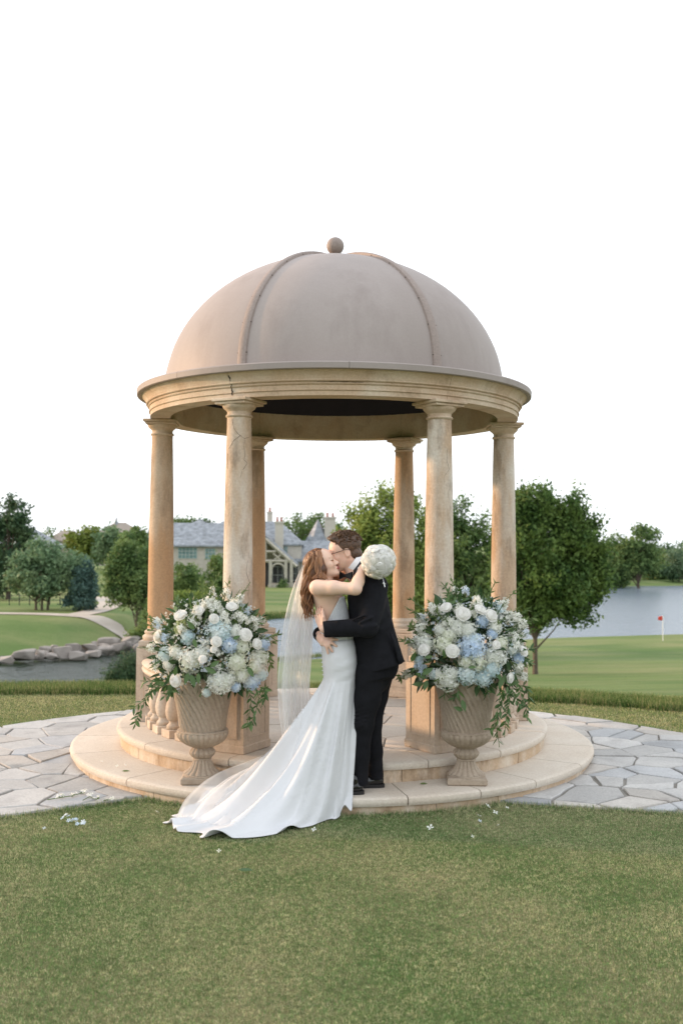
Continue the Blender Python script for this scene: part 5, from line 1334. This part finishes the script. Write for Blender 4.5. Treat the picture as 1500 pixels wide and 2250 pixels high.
# near hand: up along her back, thumb side towards the viewer
w = gp(711,1381,-.195); add_hand(s, w, gp(691,1334,-.10)-w, Vector((.55,-.70,.30)), gp(703,1347,-.22)-w, .175, .14, Vector((.75,.62,.1)))
# far hand: round her back, fingers lying on her near hip
w = gp(703,1396,.005); kn = gp(715,1410,-.155)
fing = [((731,1404,-.165),(741,1405.5,-.155)), ((727,1411,-.172),(739,1420,-.168)), ((722,1417,-.172),(730,1431.5,-.170)), ((717,1420,-.165),(720.5,1436,-.165))]
s.chain([gp(702,1394,.02), gp(705,1401,-.07), gp(712,1408,-.135)], [.026,.029,.026], .012)
s.chain([gp(704,1404,-.06), gp(709,1413,-.125)], [.024,.022], .012)
for i, ((a, b_)) in enumerate(fing):
    r0 = (.0108,.0112,.0108,.0098)[i]; s.chain([gp(710+1.5*i*-.4,1404+3.0*i,-.135), gp(*a), gp(*b_)], [.015, r0, r0*.82], .005)
s.chain([gp(706,1397,-.04), gp(713,1396,-.125), gp(722,1397,-.15)], [.016,.011,.0095], .006)
obj('body', s.mesh('body'), M['skin_g'], groom, world=True)
# jacket
s = SDF((-.35,-2.42,.75), (.66,-1.52,1.85), .007)
JR = [(1243,783,797,.055,.0),(1256,777,812,.085,.0),(1266,772,828,.145,.0),(1278,768,840,.188,.0),(1295,764,848,.205,.0),(1320,763,853.5,.200,.0),(1350,766,859,.188,.0),(1380,771,866,.178,.0),(1420,776,878,.182,.0),(1452,780,888,.19,.0),(1482,783,892,.192,.0)]
s.loft(rows_px(JR, YG), .02)
s.cone(gp(826,1288,-.135), gp(808,1378,-.235), .080, .066, .045)
cut = gp(710,1383,-.2); s.cone(gp(808,1378,-.235), gp(702,1383,-.20), .062, .0535, .025, cut=(cut, (-.97,-.1,-.12)))
s.cone(gp(812,1290,.14), gp(772,1372,.22), .078, .064, .04); s.cone(gp(772,1372,.22), gp(703,1393,.065), .060, .050, .02)
a, b_ = gp(783,1477.5), gp(889,1453); t = (b_-a).normalized(); s.half(a, Vector((t.z, 0, -t.x)))
for (p0, p1, r_) in (((800,1352,-.29),(775,1362,-.275),.010),((818,1356,-.30),(790,1368,-.295),.010),((826,1375,-.29),(797,1378,-.30),.009),((742,1366,-.252),(748,1397,-.252),.006)):
    s.cone(gp(*p0), gp(*p1), r_, r_*.6, .018)        # creases at the bent elbow and cuff
for (p0, p1, r_) in (((858,1372,-.08),(835,1384,-.16),.012),((852,1350,-.10),(832,1362,-.17),.010)): s.cone(gp(*p0), gp(*p1), r_, r_*.6, .03)
jk = obj('jacket', s.mesh('jacket'), M['suit'], groom, world=True)
# back vent and the flap that kicks out
mb = MB(); P = [gp(858,1388,-.170), gp(868,1405,-.150), gp(877,1425,-.13), gp(885.5,1446,-.11), gp(890,1453.5,-.10)]
Q = [gp(858,1392,-.178), gp(864,1410,-.174), gp(870,1430,-.168), gp(874,1448,-.160), gp(877,1456.5,-.155)]
V = [p-gbase for p in P]+[p-gbase for p in Q]; n = len(P); mb.add(V, [[i, i+1, n+i+1, n+i] for i in range(n-1)])
o = mb.build('vent_flap', M['suit'], jk); o.location = gbase; o.parent = groom; o.location = (0,0,0); mo = o.modifiers.new('t', 'SOLIDIFY'); mo.thickness = .006
# cuff buttons, trousers
s = SDF((-.1,-2.25,.10), (.62,-1.68,1.12), .007)
s.loft(rows_px([(1440,784,880,.165),(1470,783,872,.165),(1485,781,864,.165)], YG), .02)
s.chain([gp(812,1478,-.075), gp(806,1535,-.075), gp(796,1592,-.07), gp(791,1660,-.075), gp(791,1722,-.08)], [.098,.088,.0725,.060,.0525], .03)
s.chain([gp(838,1470,.075), gp(826,1530,.08), gp(818,1588,.08), gp(822,1650,.085), gp(825.5,1706,.09)], [.090,.076,.062,.054,.0525], .03)
s.cone(gp(846,1470,-.02), gp(832,1500,-.02), .075, .06, .04)
for i in range(7): s.cone(gp(778+rnd.uniform(0,6),1545+i*9,-.14), gp(800+rnd.uniform(-4,6),1538+i*9,-.155), .008, .006, .012)
a = gp(790,1724,-.08); s.half((0,0,min(a.z, 9)-.0), (0,0,-1))
s.half(gp(790,1724,-.08), (0,0,-1)); obj('trousers', s.mesh('trousers'), M['trouser'], groom, world=True)
for heel, lab in (((797,1742,-.09), 0), ((842,1727,.10), 1)):
    h = gp(*heel); h.z = Z1; o0 = h; s = SDF((o0.x-.34, o0.y-.10, Z1-.01), (o0.x+.05, o0.y+.10, Z1+.13), .005)
    f = Vector((-.985,-.17 if lab == 0 else -.10,0)).normalized(); l = Vector((-f.y, f.x, 0))
    s.chain([o0+f*.035+Vector((0,0,.045)), o0+f*.12+Vector((0,0,.042)), o0+f*.20+Vector((0,0,.034)), o0+f*.262+Vector((0,0,.028))], [.036,.038,.042,.026], .02)
    s.cone(o0+f*.04+Vector((0,0,.05)), o0+f*.06+Vector((0,0,.10)), .036, .036, .015)
    s.half((0,0,Z1+.020), (0,0,-1)); sh = obj('shoe', s.mesh('shoe'), M['patent'], groom, world=True)
    mb = MB(); P = []
    for t, wd in ((-.006,.018),(.0,.030),(.03,.037),(.09,.036),(.15,.041),(.21,.044),(.26,.034),(.285,.016)): P.append((t, wd))
    poly = [o0+f*t+l*wd for t, wd in P]+[o0+f*t-l*wd for t, wd in P[::-1]]
    mb.prism([((p-gbase).x, (p-gbase).y) for p in poly], .001, .0235); so = mb.build('sole', M['sole'], sh); so.location = gbase
# shirt collar, jacket collar, bow tie
ax = Vector((-.79, 0, .61)).normalized(); m3c = frame_to(ax); cc = gp(780,1241)
def collar(c, r0, r1, h, m, name, a0=0, a1=2*math.pi):
    mb = MB(); prof = [(r0, -h/2), (r0+.004, -h/2), (r1+.004, h/2), (r1, h/2), (r0, -h/2)]
    mb.lathe(prof, 36, a0, a1); mb.v = [tuple(m3c @ Vector(v)+c-gbase) for v in mb.v]; return mb.build(name, m, groom)
collar(cc+ax*.004, .074, .066, .044, M['shirt'], 'shirt_collar')
collar(cc-ax*.026, .096, .074, .030, M['satin_black'], 'jacket_collar')
mb = MB(); b0 = gp(759,1265,-.06)-gbase
for sy in (-1, 1):
    P = [Vector((-.012,sy*.006,-.008)), Vector((-.012,sy*.006,.010)), Vector((-.004,sy*.055,.028)), Vector((-.004,sy*.055,-.026))]; P2 = [p+Vector((.014,0,0)) for p in P]
    mb.add([b0+p for p in P+P2], [[0,1,2,3],[7,6,5,4],[0,4,5,1],[1,5,6,2],[2,6,7,3],[3,7,4,0]])
mb.box(b0, (.026,.018,.022), bev=.004); mz = Matrix.Rotation(R(50), 3, 'Z'); mb.v = [tuple(b0+mz @ (Vector(v)-b0)) for v in mb.v]; mb.build('bow_tie', M['satin_black'], groom)
# hair: cap plus short tufts
s = SDF((c_.x-.16, c_.y-.14, c_.z-.12), (c_.x+.16, c_.y+.14, c_.z+.17), .0045)
T = lambda x, y, z: c_+m3@Vector((x,y,z))
s.ell(T(-.018,0,.040), (.106,.081,.093), m3, .01); s.ell(T(.052,0,.100), (.052,.056,.032), m3, .02); s.ell(T(.085,.0,.088), (.022,.045,.022), m3, .012)
n1 = m3 @ Vector((.90,0,-.44)); s.half(T(.062,0,.052), n1)                     # hairline
n2 = m3 @ Vector((.35,0,-.94)); s.half(T(-.04,0,-.028), n2)
s.ell(T(-.05,0,-.035), (.060,.066,.055), m3, .01)
n3 = m3 @ Vector((.80,0,-.60)); s.half(T(-.035,0,-.055), n3)
hg = obj('hair', s.mesh('hair'), M['hair_g'], groom, world=True)
V = []; F = []; q = random.Random(4)
mb = MB()
for i in range(420):
    a, b2 = q.uniform(0, 6.283), q.uniform(.0, 1.5); n = Vector((math.cos(a)*math.cos(b2), math.sin(a)*math.cos(b2), math.sin(b2)))
    p = Vector((-.018+n.x*.104, n.y*.080, .040+n.z*.092))
    if p.x > .055 and p.z < .075: continue
    if p.x > .0 and p.z < .03: continue
    if p.x > .02: p.z += .016*min(1, (p.x-.02)/.04)
    fl = Vector((-.55, 0, .2)) if p.x < .04 else Vector((.1,q.uniform(-.4,.4),.75)); d = (n*.75+fl+Vector((q.gauss(0,.2), q.gauss(0,.2), q.gauss(0,.2)))).normalized(); L_ = .026 if p.x > .0 else .014
    P0 = T(*(p-n*.006)); P1 = T(*(p+d*L_*.6)); P2 = T(*(p+d*L_+Vector((-.006,0,-.004)))); mb.tube([P0-gbase, P1-gbase, P2-gbase], [.0058,.004,.0008], 4, False)
o = mb.build('hair_tufts', M['hair_g'], hg); o.location = gbase; tag(o, kind='stuff')
mb = MB()
for sy in (-1, 1):
    mb.tube([T(.088,sy*.016,.016)-gbase, T(.090,sy*.034,.020)-gbase, T(.078,sy*.054,.014)-gbase], [.0035,.004,.002], 5)
mb.build('eyebrows', M['hair_g'], groom)
mb = MB()
for sy in (-1, 1):
    cen = Vector((.104, sy*.034, -.002)); mb.tube([T(cen.x-.010*abs(math.cos(t))*(math.cos(t)*sy > 0), cen.y+.024*math.cos(t), cen.z+.019*math.sin(t))-gbase for t in np.linspace(0, 6.283, 20)], .0022, 5)
    mb.tube([T(.097,sy*.058,.004)-gbase, T(.05,sy*.078,.006)-gbase, T(-.012,sy*.086,.008)-gbase, T(-.03,sy*.084,-.004)-gbase], .0023, 5)
mb.tube([T(.106,-.011,.002)-gbase, T(.112,0,.006)-gbase, T(.106,.011,.002)-gbase], .002, 5)
mb.build('spectacles', M['glass_frame'], groom)
mb = MB(); w = gp(703,1400,-.02)-gbase; mb.lathe([(.030,-.009),(.034,-.007),(.034,.007),(.030,.009)], 20); mm = frame_to(Vector((.35,-.75,-.3))); mb.v = [tuple(mm @ Vector(v)+w) for v in mb.v]; mb.build('watch_strap', M['satin_black'], groom)

# ---------------------------------------------------------------- bride
bbase = Vector((bp(745, 1700).x, YB, Z1))
bride = thing('person', 'woman with long auburn hair in a white satin wedding gown and veil', 'person', bbase)
bhead = head_frame(bp(706.5, 1240, -.01), (.90, -.16, .40), R(0))
s = SDF((-.30,-2.36,.10), (.30,-1.68,1.80), .006)
add_head(s, bhead, .93, False)
s.chain([bp(703,1250,-.01), bp(712,1272,.0), bp(716,1285,.0)], [.050,.046,.062], .03)
TR = [(1277,703,726,.07),(1284,690,738,.135),(1300,683.5,750,.150),(1330,687,759,.132),(1360,697,764,.118),(1390,706,771,.112),(1420,709,780,.140),(1450,710,783,.158),(1500,714,780,.150)]
TRB = [(z, cx, cy, rx-.014*min(1, max(0, (bp(700,1312).z-z)/.06)), ry-.014*min(1, max(0, (bp(700,1312).z-z)/.06))) for z, cx, cy, rx, ry in rows_px(TR, YB)]
s.loft(TRB, .02)
s.ell(bp(700,1292,-.135), (.052,.05,.05), None, .03); s.ell(bp(712,1290,.135), (.052,.05,.05), None, .03)
el = bp(781,1294,-.255); sh = bp(696,1291,-.150); wr = bp(797,1247,-.15)
s.chain([sh, sh.lerp(el, .45)+Vector((0,0,.002)), el], [.051,.046,.037], .02); s.chain([el, el.lerp(wr, .35), wr], [.039,.038,.026], .02)
add_hand(s, wr, Vector((.75,.45,.35)), Vector((.6,-.7,.2)), Vector((.6,-.5,.5)), .165, .75, Vector((.6,.3,-.7)))
# far arm laid over his other shoulder
el2 = bp(752,1262,.16); s.chain([bp(714,1290,.145), bp(733,1284,.165), el2], [.046,.043,.037], .02); s.chain([el2, bp(775,1246,.13), bp(800,1240,.10)], [.037,.034,.026], .02)
add_hand(s, bp(800,1240,.10), Vector((.8,-.5,.0)), Vector((0,.3,1)), Vector((.5,-.2,.8)), .16, .3)
for sy in (-1, 1): s.chain([bp(746,1450,sy*.07), bp(745,1580,sy*.06), bp(752,1715,sy*.06), bp(775,1748,sy*.06)], [.07,.05,.033,.026], .02)
obj('body', s.mesh('body'), M['skin_b'], bride, world=True)
cb, m3b = bhead; TB = lambda x, y, z: cb+m3b@(Vector((x,y,z))*.93)
mb = MB()
for sy in (-1, 1):
    mb.tube([TB(.089,sy*.014,.017)-bbase, TB(.090,sy*.033,.022)-bbase, TB(.079,sy*.053,.015)-bbase], [.003,.0042,.002], 5)
    mb.tube([TB(.094,sy*.018,-.004)-bbase, TB(.0945,sy*.033,-.009)-bbase, TB(.086,sy*.049,-.005)-bbase], [.0022,.0042,.003], 5)
mb.build('brows_and_lashes', M['hair_b'], bride)
M['lips'] = plain_mat('lips', (.42,.13,.12), .4); mb = MB(); mb.tube([TB(.098,-.020,-.069)-bbase, TB(.106,-.008,-.066)-bbase, TB(.106,.008,-.066)-bbase, TB(.098,.020,-.069)-bbase], [.002,.0048,.0048,.002], 6); mb.tube([TB(.097,-.018,-.073)-bbase, TB(.104,0,-.078)-bbase, TB(.097,.018,-.073)-bbase], [.002,.0055,.002], 6); mb.build('lips', M['lips'], bride)
# hair: cap, falling mass and wavy locks
s = SDF((-.36,-2.30,1.05), (.06,-1.75,1.80), .006)
s.ell(TB(-.022,0,.032), (.102,.079,.088), m3b, .01)
s.half(TB(.046,0,.040), m3b @ Vector((.93,0,-.37)))
s.chain([TB(-.045,-.055,.0), bp(688,1262,-.05), bp(677,1290,-.05), bp(672,1318,-.05), bp(676,1345,-.05)], [.048,.044,.034,.024,.012], .03)
s.chain([TB(-.05,.04,.0), bp(690,1262,.05), bp(684,1295,.05), bp(684,1325,.04)], [.05,.05,.04,.02], .03)
s.chain([TB(.010,-.070,.020), bp(709,1252,-.090), bp(713,1270,-.10)], [.024,.026,.014], .02)
s.chain([bp(735,1272,.06), bp(738,1300,.05), bp(735,1316,-.02)], [.03,.03,.018], .02)
hb_ = obj('hair', s.mesh('hair'), M['hair_b'], bride, world=True)
mb = MB(); q = random.Random(8)
def lock(pts, r0, amp, wl):
    C = catmull(pts, 7); ph = q.uniform(0, 6.28); P = []; n = len(C)
    for i, p in enumerate(C):
        t = i/(n-1); P.append(p+Vector((math.sin(t*wl+ph)*amp*(.25+t), math.cos(t*wl*.9+ph)*amp*(.25+t)*.8, 0))-bbase)
    mb.tube(P, [r0*(.55+.6*math.sin(min(1, .25+t_)*math.pi*.8))*(1-t_**3*.85) for t_ in np.linspace(0, 1, n)], 6, True)
for i in range(110):
    a = q.uniform(-1.45, 1.25); u = q.random()
    st = TB(-.02+.05*(1-u)-.03*abs(a), a*.062, .118-.018*a*a+q.uniform(-.006,.004))
    m1 = bp(686-10*u+q.uniform(-3,6), 1232+q.uniform(-6,8), a*.062-.01*(1 if a < 0 else -1))
    m2 = bp(680-9*u+q.uniform(-3,5), 1268+q.uniform(-6,8), a*.055)
    m3_ = bp(672-6*u+q.uniform(-2,9), 1305+q.uniform(-8,8), a*.045-.01)
    en = bp(674+q.uniform(-5,13), 1350+q.uniform(-18,16), a*.04-.02)
    lock([st, m1, m2, m3_, en], q.uniform(.005,.0105), .016, q.uniform(12, 18))
for i in range(30):                       # locks over the near temple down to the shoulder
    u = q.random(); st = TB(.038-.05*u, -.030-.04*q.random(), .098-.05*q.random())
    lock([st, TB(.030-.05*u, -.088, .045), bp(707-12*u, 1250+q.uniform(-4,4), -.105), bp(712-16*u, 1264+q.uniform(-3,4), -.115), bp(722-36*u, 1272+q.uniform(-2,3), -.13)], q.uniform(.006,.0105), .006, q.uniform(8, 13))
for i in range(12):
    lock([bp(728+q.uniform(-3,3),1268,-.02), bp(735+q.uniform(-4,4),1285,-.0), bp(738+q.uniform(-4,4),1302,-.03), bp(731+q.uniform(-10,9),1316+q.uniform(-3,3),-.10)], .009, .007, 9)
o = mb.build('hair_locks', M['hair_b'], hb_); o.location = bbase; tag(o, kind='stuff')
# gown
def satin(name, base, rough=.36, bs=.0, bsc=300):
    m, nt, N, L, b = nmat(name); L.new(mixc(nt, noise(nt, wpos(nt), 3, 3), tuple(x*.97 for x in base), base), b.inputs['Base Color']); b.inputs['Roughness'].default_value = rough
    b.inputs['Sheen Weight'].default_value = .25; b.inputs['Specular IOR Level'].default_value = .4
    if bs > 0: bump(nt, b, noise(nt, wpos(nt), bsc, 3, .7, .3, .7), bs, .004)
    return m
M['satin'] = satin('white_satin', (.63,.636,.652), .36, .6, 13); M['lace'] = satin('white_lace', (.66,.675,.69), .6, .9, 95)
def ring_at(z, RW, n, grow):
    RW = sorted(RW); zz = [r_[0] for r_ in RW]; v = [float(np.interp(z, zz, [r_[i] for r_ in RW])) for i in range(1, 5)]
    return [(v[0]+(v[2]+grow)*math.cos(2*math.pi*i/n), v[1]+(v[3]+grow)*math.sin(2*math.pi*i/n), z) for i in range(n)]
NR = 128; TRW = rows_px(TR, YB)
zt, zw, zk = bp(700,1303).z, bp(740,1402).z, bp(745,1490).z
V = []; F = []; K = 22
for k in range(K):
    z = zt+(zw-zt)*k/(K-1); V += ring_at(z, TRW, NR, .006)
for k in range(K-1):
    for i in range(NR): j = (i+1) % NR; F.append([k*NR+j, k*NR+i, (k+1)*NR+i, (k+1)*NR+j])
bm = bmesh.new(); vs = [bm.verts.new(v) for v in V]; [bm.faces.new([vs[i] for i in f]) for f in F]
a, b_ = bp(747,1310), bp(709,1381); t = (b_-a).normalized(); nrm = Vector((t.z, 0, -t.x))      # open back: cut along the slanting neckline
if nrm.x > 0: nrm = -nrm
bmesh.ops.bisect_plane(bm, geom=bm.verts[:]+bm.edges[:]+bm.faces[:], plane_co=a, plane_no=nrm, clear_outer=True, dist=1e-5)
bmesh.ops.bisect_plane(bm, geom=bm.verts[:]+bm.edges[:]+bm.faces[:], plane_co=bp(748,1311), plane_no=(0,0,1), clear_outer=True, dist=1e-5)
me = bpy.data.meshes.new('bodice'); bm.to_mesh(me); bm.free(); me.polygons.foreach_set('use_smooth', np.ones(len(me.polygons), bool))
o = obj('bodice', me, M['lace'], bride, world=True); mo = o.modifiers.new('t', 'SOLIDIFY'); mo.thickness = .005; mo.offset = 1
def terrain_z(x, y):
    r_ = math.hypot(x, y)
    if r_ < R2-.005: return Z2
    if r_ < R2+.02: return Z1+(Z2-Z1)*(1-(r_-R2+.005)/.025)
    if r_ < R1-.01: return Z1
    if r_ < R1+.05: return .012+(Z1-.012)*(1-(r_-R1+.01)/.06)
    return .012
hem = [(.150,-2.10),(.135,-2.205),(.06,-2.27),(-.005,-2.33),(-.08,-2.40),(-.17,-2.52),(-.295,-2.62),(-.44,-2.71),(-.585,-2.745),(-.70,-2.70),(-.79,-2.685),(-.90,-2.60),(-.985,-2.49),(-1.01,-2.37),(-.985,-2.22),(-.92,-2.08),(-.80,-1.93),(-.62,-1.87),(-.40,-1.855),(-.20,-1.87),(-.02,-1.88),(.10,-1.90),(.15,-1.97),(.155,-2.04)]
H = catmull([(x, y, 0) for x, y in hem]+[(hem[0][0], hem[0][1], 0)], 12)[:-1]
C0 = ring_at(zk, TRW, 4, .006); cx0 = (C0[0][0]+C0[2][0])/2
# resample the hem so that column i leaves the body ring at the matching side
def hem_at(f):
    x = (f % 1.0)*len(H); i = int(x); t = x-i; return H[i % len(H)].lerp(H[(i+1) % len(H)], t)
mapping = [(0,1.0),(.25,.655),(.5,.52),(.62,.40),(.72,.25),(.82,.12),(.92,.05),(1.0,.0)]     # ring fraction (0=right, .25=far, .5=left, .75=near) -> hem fraction
NR2 = 320; V = []; F = []; K1, K2 = 14, 60
def fold(i, s_):
    a = 2*math.pi*i/NR2
    return .55*(1-2*abs(math.sin(3.5*a+.6+.9*s_))**1.3)+.40*(1-2*abs(math.sin(6*a+2.1-1.1*s_)))+.18*math.sin(19*a+.5+2*s_)
for k in range(K1):
    z = zw+.004+(zk-zw)*k/(K1-1); ring = ring_at(z, TRW, NR2, .0075)
    for i, p in enumerate(ring):
        a = 2*math.pi*i/NR2; wv = .004*math.sin(26*k/K1+3.0*math.cos(a)+2*math.sin(a))*max(0, -math.sin(a))*(.4+.6*(math.cos(a) > -.3)); V.append((p[0]+wv*math.cos(a), p[1]+wv*math.sin(a), z))
top = ring_at(zk, TRW, NR2, .0075)
for k in range(1, K2+1):
    s_ = k/K2
    for i in range(NR2):
        f = i/NR2; hf = lerp_tab(mapping, f); h = hem_at(1-hf if False else hf); p0 = Vector(top[i]); hx_, hy_ = h.x, h.y
        dist = math.hypot(hx_-p0.x, hy_-p0.y); e = 1.0+1.25*min(1, dist/.85)
        hh = s_**1.12 if dist > .3 else s_**1.35
        zg = terrain_z(hx_, hy_); zz = zk*(1-hh)**e if dist > .3 else None
        q_ = p0.lerp(Vector((hx_, hy_, 0)), hh); zend = terrain_z(q_.x, q_.y)+.012
        z = zend*0+(zk-.05)*(1-hh)**e+.05*(1-hh)
        fd = fold(i, s_); amp = .072*math.sin(min(1, s_*1.25)*math.pi*.62)*min(1, .25+dist)
        rad = Vector((q_.x-cx0, q_.y-YB, 0)); rad = rad.normalized() if rad.length > 1e-4 else Vector((1,0,0))
        q_ += rad*fd*amp*.9*(1-.35*s_)
        near_hem = smooth((s_-.72)/.28)
        z += amp*fd*.9*smooth((dist-.25)/.5)*(1-.5*near_hem)+.050*near_hem*max(0, math.sin(i*2*math.pi*17/NR2+1.6*math.sin(i*.07)))*smooth((dist-.2)/.3)
        q_ += rad*.026*near_hem*math.sin(i*2*math.pi*13/NR2+.8)
        z = max(z, terrain_z(q_.x, q_.y)+.006+.010*(1-near_hem))
        V.append((q_.x, q_.y, z))
rows = K1+K2
for k in range(rows-1):
    for i in range(NR2): j = (i+1) % NR2; F.append([k*NR2+j, k*NR2+i, (k+1)*NR2+i, (k+1)*NR2+j])
sk_me = mesh_np('gown_skirt', V, F)
sk = obj('gown_skirt', sk_me, M['satin'], bride, world=True)
mo = sk.modifiers.new('sm', 'SMOOTH'); mo.factor = .5; mo.iterations = 2; mo = sk.modifiers.new('t', 'SOLIDIFY'); mo.thickness = .004; mo.offset = -1
# button row down the back of the skirt
mb = MB()
for i in range(12):
    z = bp(712,1418+i*9).z; r_ = ring_at(z, TRW, 64, .011); p = Vector(r_[34]); mb.lathe([(.0,-.004),(.004,-.003),(.005,0),(.004,.003),(0,.004)], 6, c=p-bbase)
tag(mb.build('buttons', M['satin'], bride), kind='stuff')
# veil
m, nt, N, L, b = nmat('tulle'); M['tulle'] = m
b.inputs['Base Color'].default_value = (.95,.945,.94,1); b.inputs['Roughness'].default_value = .8; b.inputs['Specular IOR Level'].default_value = .1
tl = nd(nt, 'ShaderNodeBsdfTranslucent', Color=(.95,.945,.94,1)); mx = nd(nt, 'ShaderNodeMixShader'); mx.inputs[0].default_value = .5; L.new(b.outputs[0], mx.inputs[1]); L.new(tl.outputs[0], mx.inputs[2])
tr = nd(nt, 'ShaderNodeBsdfTransparent'); mx2 = nd(nt, 'ShaderNodeMixShader')
lw = nd(nt, 'ShaderNodeLayerWeight'); lw.inputs['Blend'].default_value = .35
mr = nd(nt, 'ShaderNodeMapRange'); mr.inputs['To Min'].default_value = .40; mr.inputs['To Max'].default_value = .80; L.new(lw.outputs['Facing'], mr.inputs['Value'])
L.new(mr.outputs['Result'], mx2.inputs[0]); L.new(tr.outputs[0], mx2.inputs[1]); L.new(mx.outputs[0], mx2.inputs[2]); L.new(mx2.outputs[0], N['Material Output'].inputs['Surface'])
dg = bpy.context.evaluated_depsgraph_get() if False else None
bvh = BVHTree.FromPolygons([tuple(v.co) for v in sk_me.vertices], [tuple(p.vertices) for p in sk_me.polygons])
def veil(name, rows, nu, nfold, amp, seed):
    q = random.Random(seed); ph = [q.uniform(0, 6.28) for _ in range(6)]; Ls = catmull([r_[0] for r_ in rows], 10); Ms = catmull([r_[1] for r_ in rows], 10); Rs = catmull([r_[2] for r_ in rows], 10)
    n = len(Ls); V = []; F = []
    for k in range(n):
        t = k/(n-1)
        for i in range(nu+1):
            u = i/nu; p = Ls[k]*(1-u)**2+Ms[k]*2*u*(1-u)+Rs[k]*u*u
            wv = amp*min(1, .15+t*2.2)*(math.sin(nfold*u*6.283+ph[0]+.8*t)+.5*math.sin(nfold*1.7*u*6.283+ph[1]-1.2*t)+.12*math.sin(nfold*3.1*u*6.283+ph[2]))
            p = Vector(p); fl_ = smooth((t-.62)/.2)
            p.y += wv*(1-fl_); p.x += .35*wv*math.cos(u*9+ph[3])*(1-fl_); p.z += wv*.55*fl_
            hit = bvh.ray_cast(Vector((p.x, p.y, 1.2)), Vector((0,0,-1)))
            if fl_ > .02:
                zmin = terrain_z(p.x, p.y)+.012
                if hit[0] is not None: zmin = max(zmin, hit[0].z+.012)
                p.z = max(p.z, zmin)
            V.append(p)
    for k in range(n-1):
        for i in range(nu): F.append([k*(nu+1)+i, k*(nu+1)+i+1, (k+1)*(nu+1)+i+1, (k+1)*(nu+1)+i])
    return obj(name, mesh_np(name, V, F), M['tulle'], bride, world=True)
def vr(l, m_, r_, dy=(0,0,0)): return tuple(bp(p[0], p[1], dy[i]) for i, p in enumerate((l, m_, r_)))
veil('veil', [vr((671,1234),(676,1232),(684,1234),(-.06,.02,.08)), vr((657,1258),(668,1250),(688,1262),(-.09,.06,.11)), vr((639,1305),(662,1298),(687,1312),(-.11,.10,.13)), vr((624.5,1365),(656,1365),(688,1372),(-.12,.13,.13)), vr((616,1430),(650,1430),(686,1436),(-.12,.13,.13)),
     vr((610,1500),(645,1500),(681,1505),(-.12,.12,.12)), vr((613,1570),(648,1570),(684,1560),(-.12,.10,.10)), vr((616,1640),(650,1640),(686,1600),(-.10,.06,.06)), vr((560,1668),(620,1668),(680,1660),(-.02,.02,.0)),
     vr((470,1705),(560,1700),(650,1740),(.05,-.02,-.20)), vr((410,1755),(500,1745),(585,1800),(-.08,-.2,-.42)), vr((384,1808),(450,1800),(520,1835),(-.38,-.45,-.62))], 110, 3.0, .030, 1)
veil('veil_layer', [vr((674,1236),(678,1235),(684,1237),(-.05,.0,.06)), vr((662,1262),(672,1255),(687,1266),(-.07,.03,.09)), vr((648,1308),(667,1300),(686,1314),(-.09,.07,.11)), vr((636,1370),(660,1368),(686,1374),(-.09,.10,.11)), vr((626,1440),(652,1440),(683,1440),(-.10,.10,.11)),
     vr((620,1510),(647,1510),(678,1510),(-.10,.09,.10)), vr((624,1580),(650,1580),(678,1570),(-.10,.08,.08)), vr((628,1650),(650,1650),(676,1620),(-.08,.04,.02)), vr((580,1680),(620,1680),(660,1680),(-.02,.0,-.02)),
     vr((500,1712),(560,1712),(620,1750),(.02,-.05,-.22)), vr((430,1768),(490,1760),(545,1805),(-.14,-.25,-.42))], 90, 3.6, .026, 2)
# ---------------------------------------------------------------- bouquet held behind his neck
bc = W(831.5, 1234, -2.225); bq = thing('bouquet', 'round ball of white roses held at the back of his neck', 'bouquet', bc)
mb = MB(); mb.lathe([(.074*math.sin(t), -.074*math.cos(t)) for t in np.linspace(.01, 3.13, 14)], 24); mb.build('flower_ball', M['rosec'], bq)
for i in range(58):
    z = 1-2*(i+.5)/58; a = i*2.39996+rnd.uniform(-.12,.12); s_ = math.sqrt(1-z*z); n = Vector((s_*math.cos(a), s_*math.sin(a), z))
    h_ = obj('rose', RO[rnd.randrange(4)], None, bq, loc=n*rnd.uniform(.094,.101), scale=rnd.uniform(.028,.034)); h_.rotation_euler = (frame_to(n+Vector((rnd.gauss(0,.1), rnd.gauss(0,.1), rnd.gauss(0,.1)))) @ Matrix.Rotation(rnd.uniform(0,6.28), 3, 'Z')).to_euler()
mb = MB(); hd = wr-bc; mb.tube([Vector(hd)*.55, Vector(hd)*1.25], .014, 10); mb.build('handle', M['satin'], bq)
ct = W(841, 1270, -2.25)-bc; cm = W(842.5, 1279, -2.26)-bc; ce_ = W(845, 1290, -2.262)-bc
M['silver'] = plain_mat('silver', (.75,.75,.76), .25, .05, metal=.8)
mb = MB(); mb.tube([ct, cm], .0012, 5); mb.tube([cm, ce_], .0034, 6); mb.tube([cm.lerp(ce_, .3)+Vector((-.010,0,.003)), cm.lerp(ce_, .3)+Vector((.010,0,-.003))], .0034, 6); mb.build('cross_charm', M['silver'], bq)
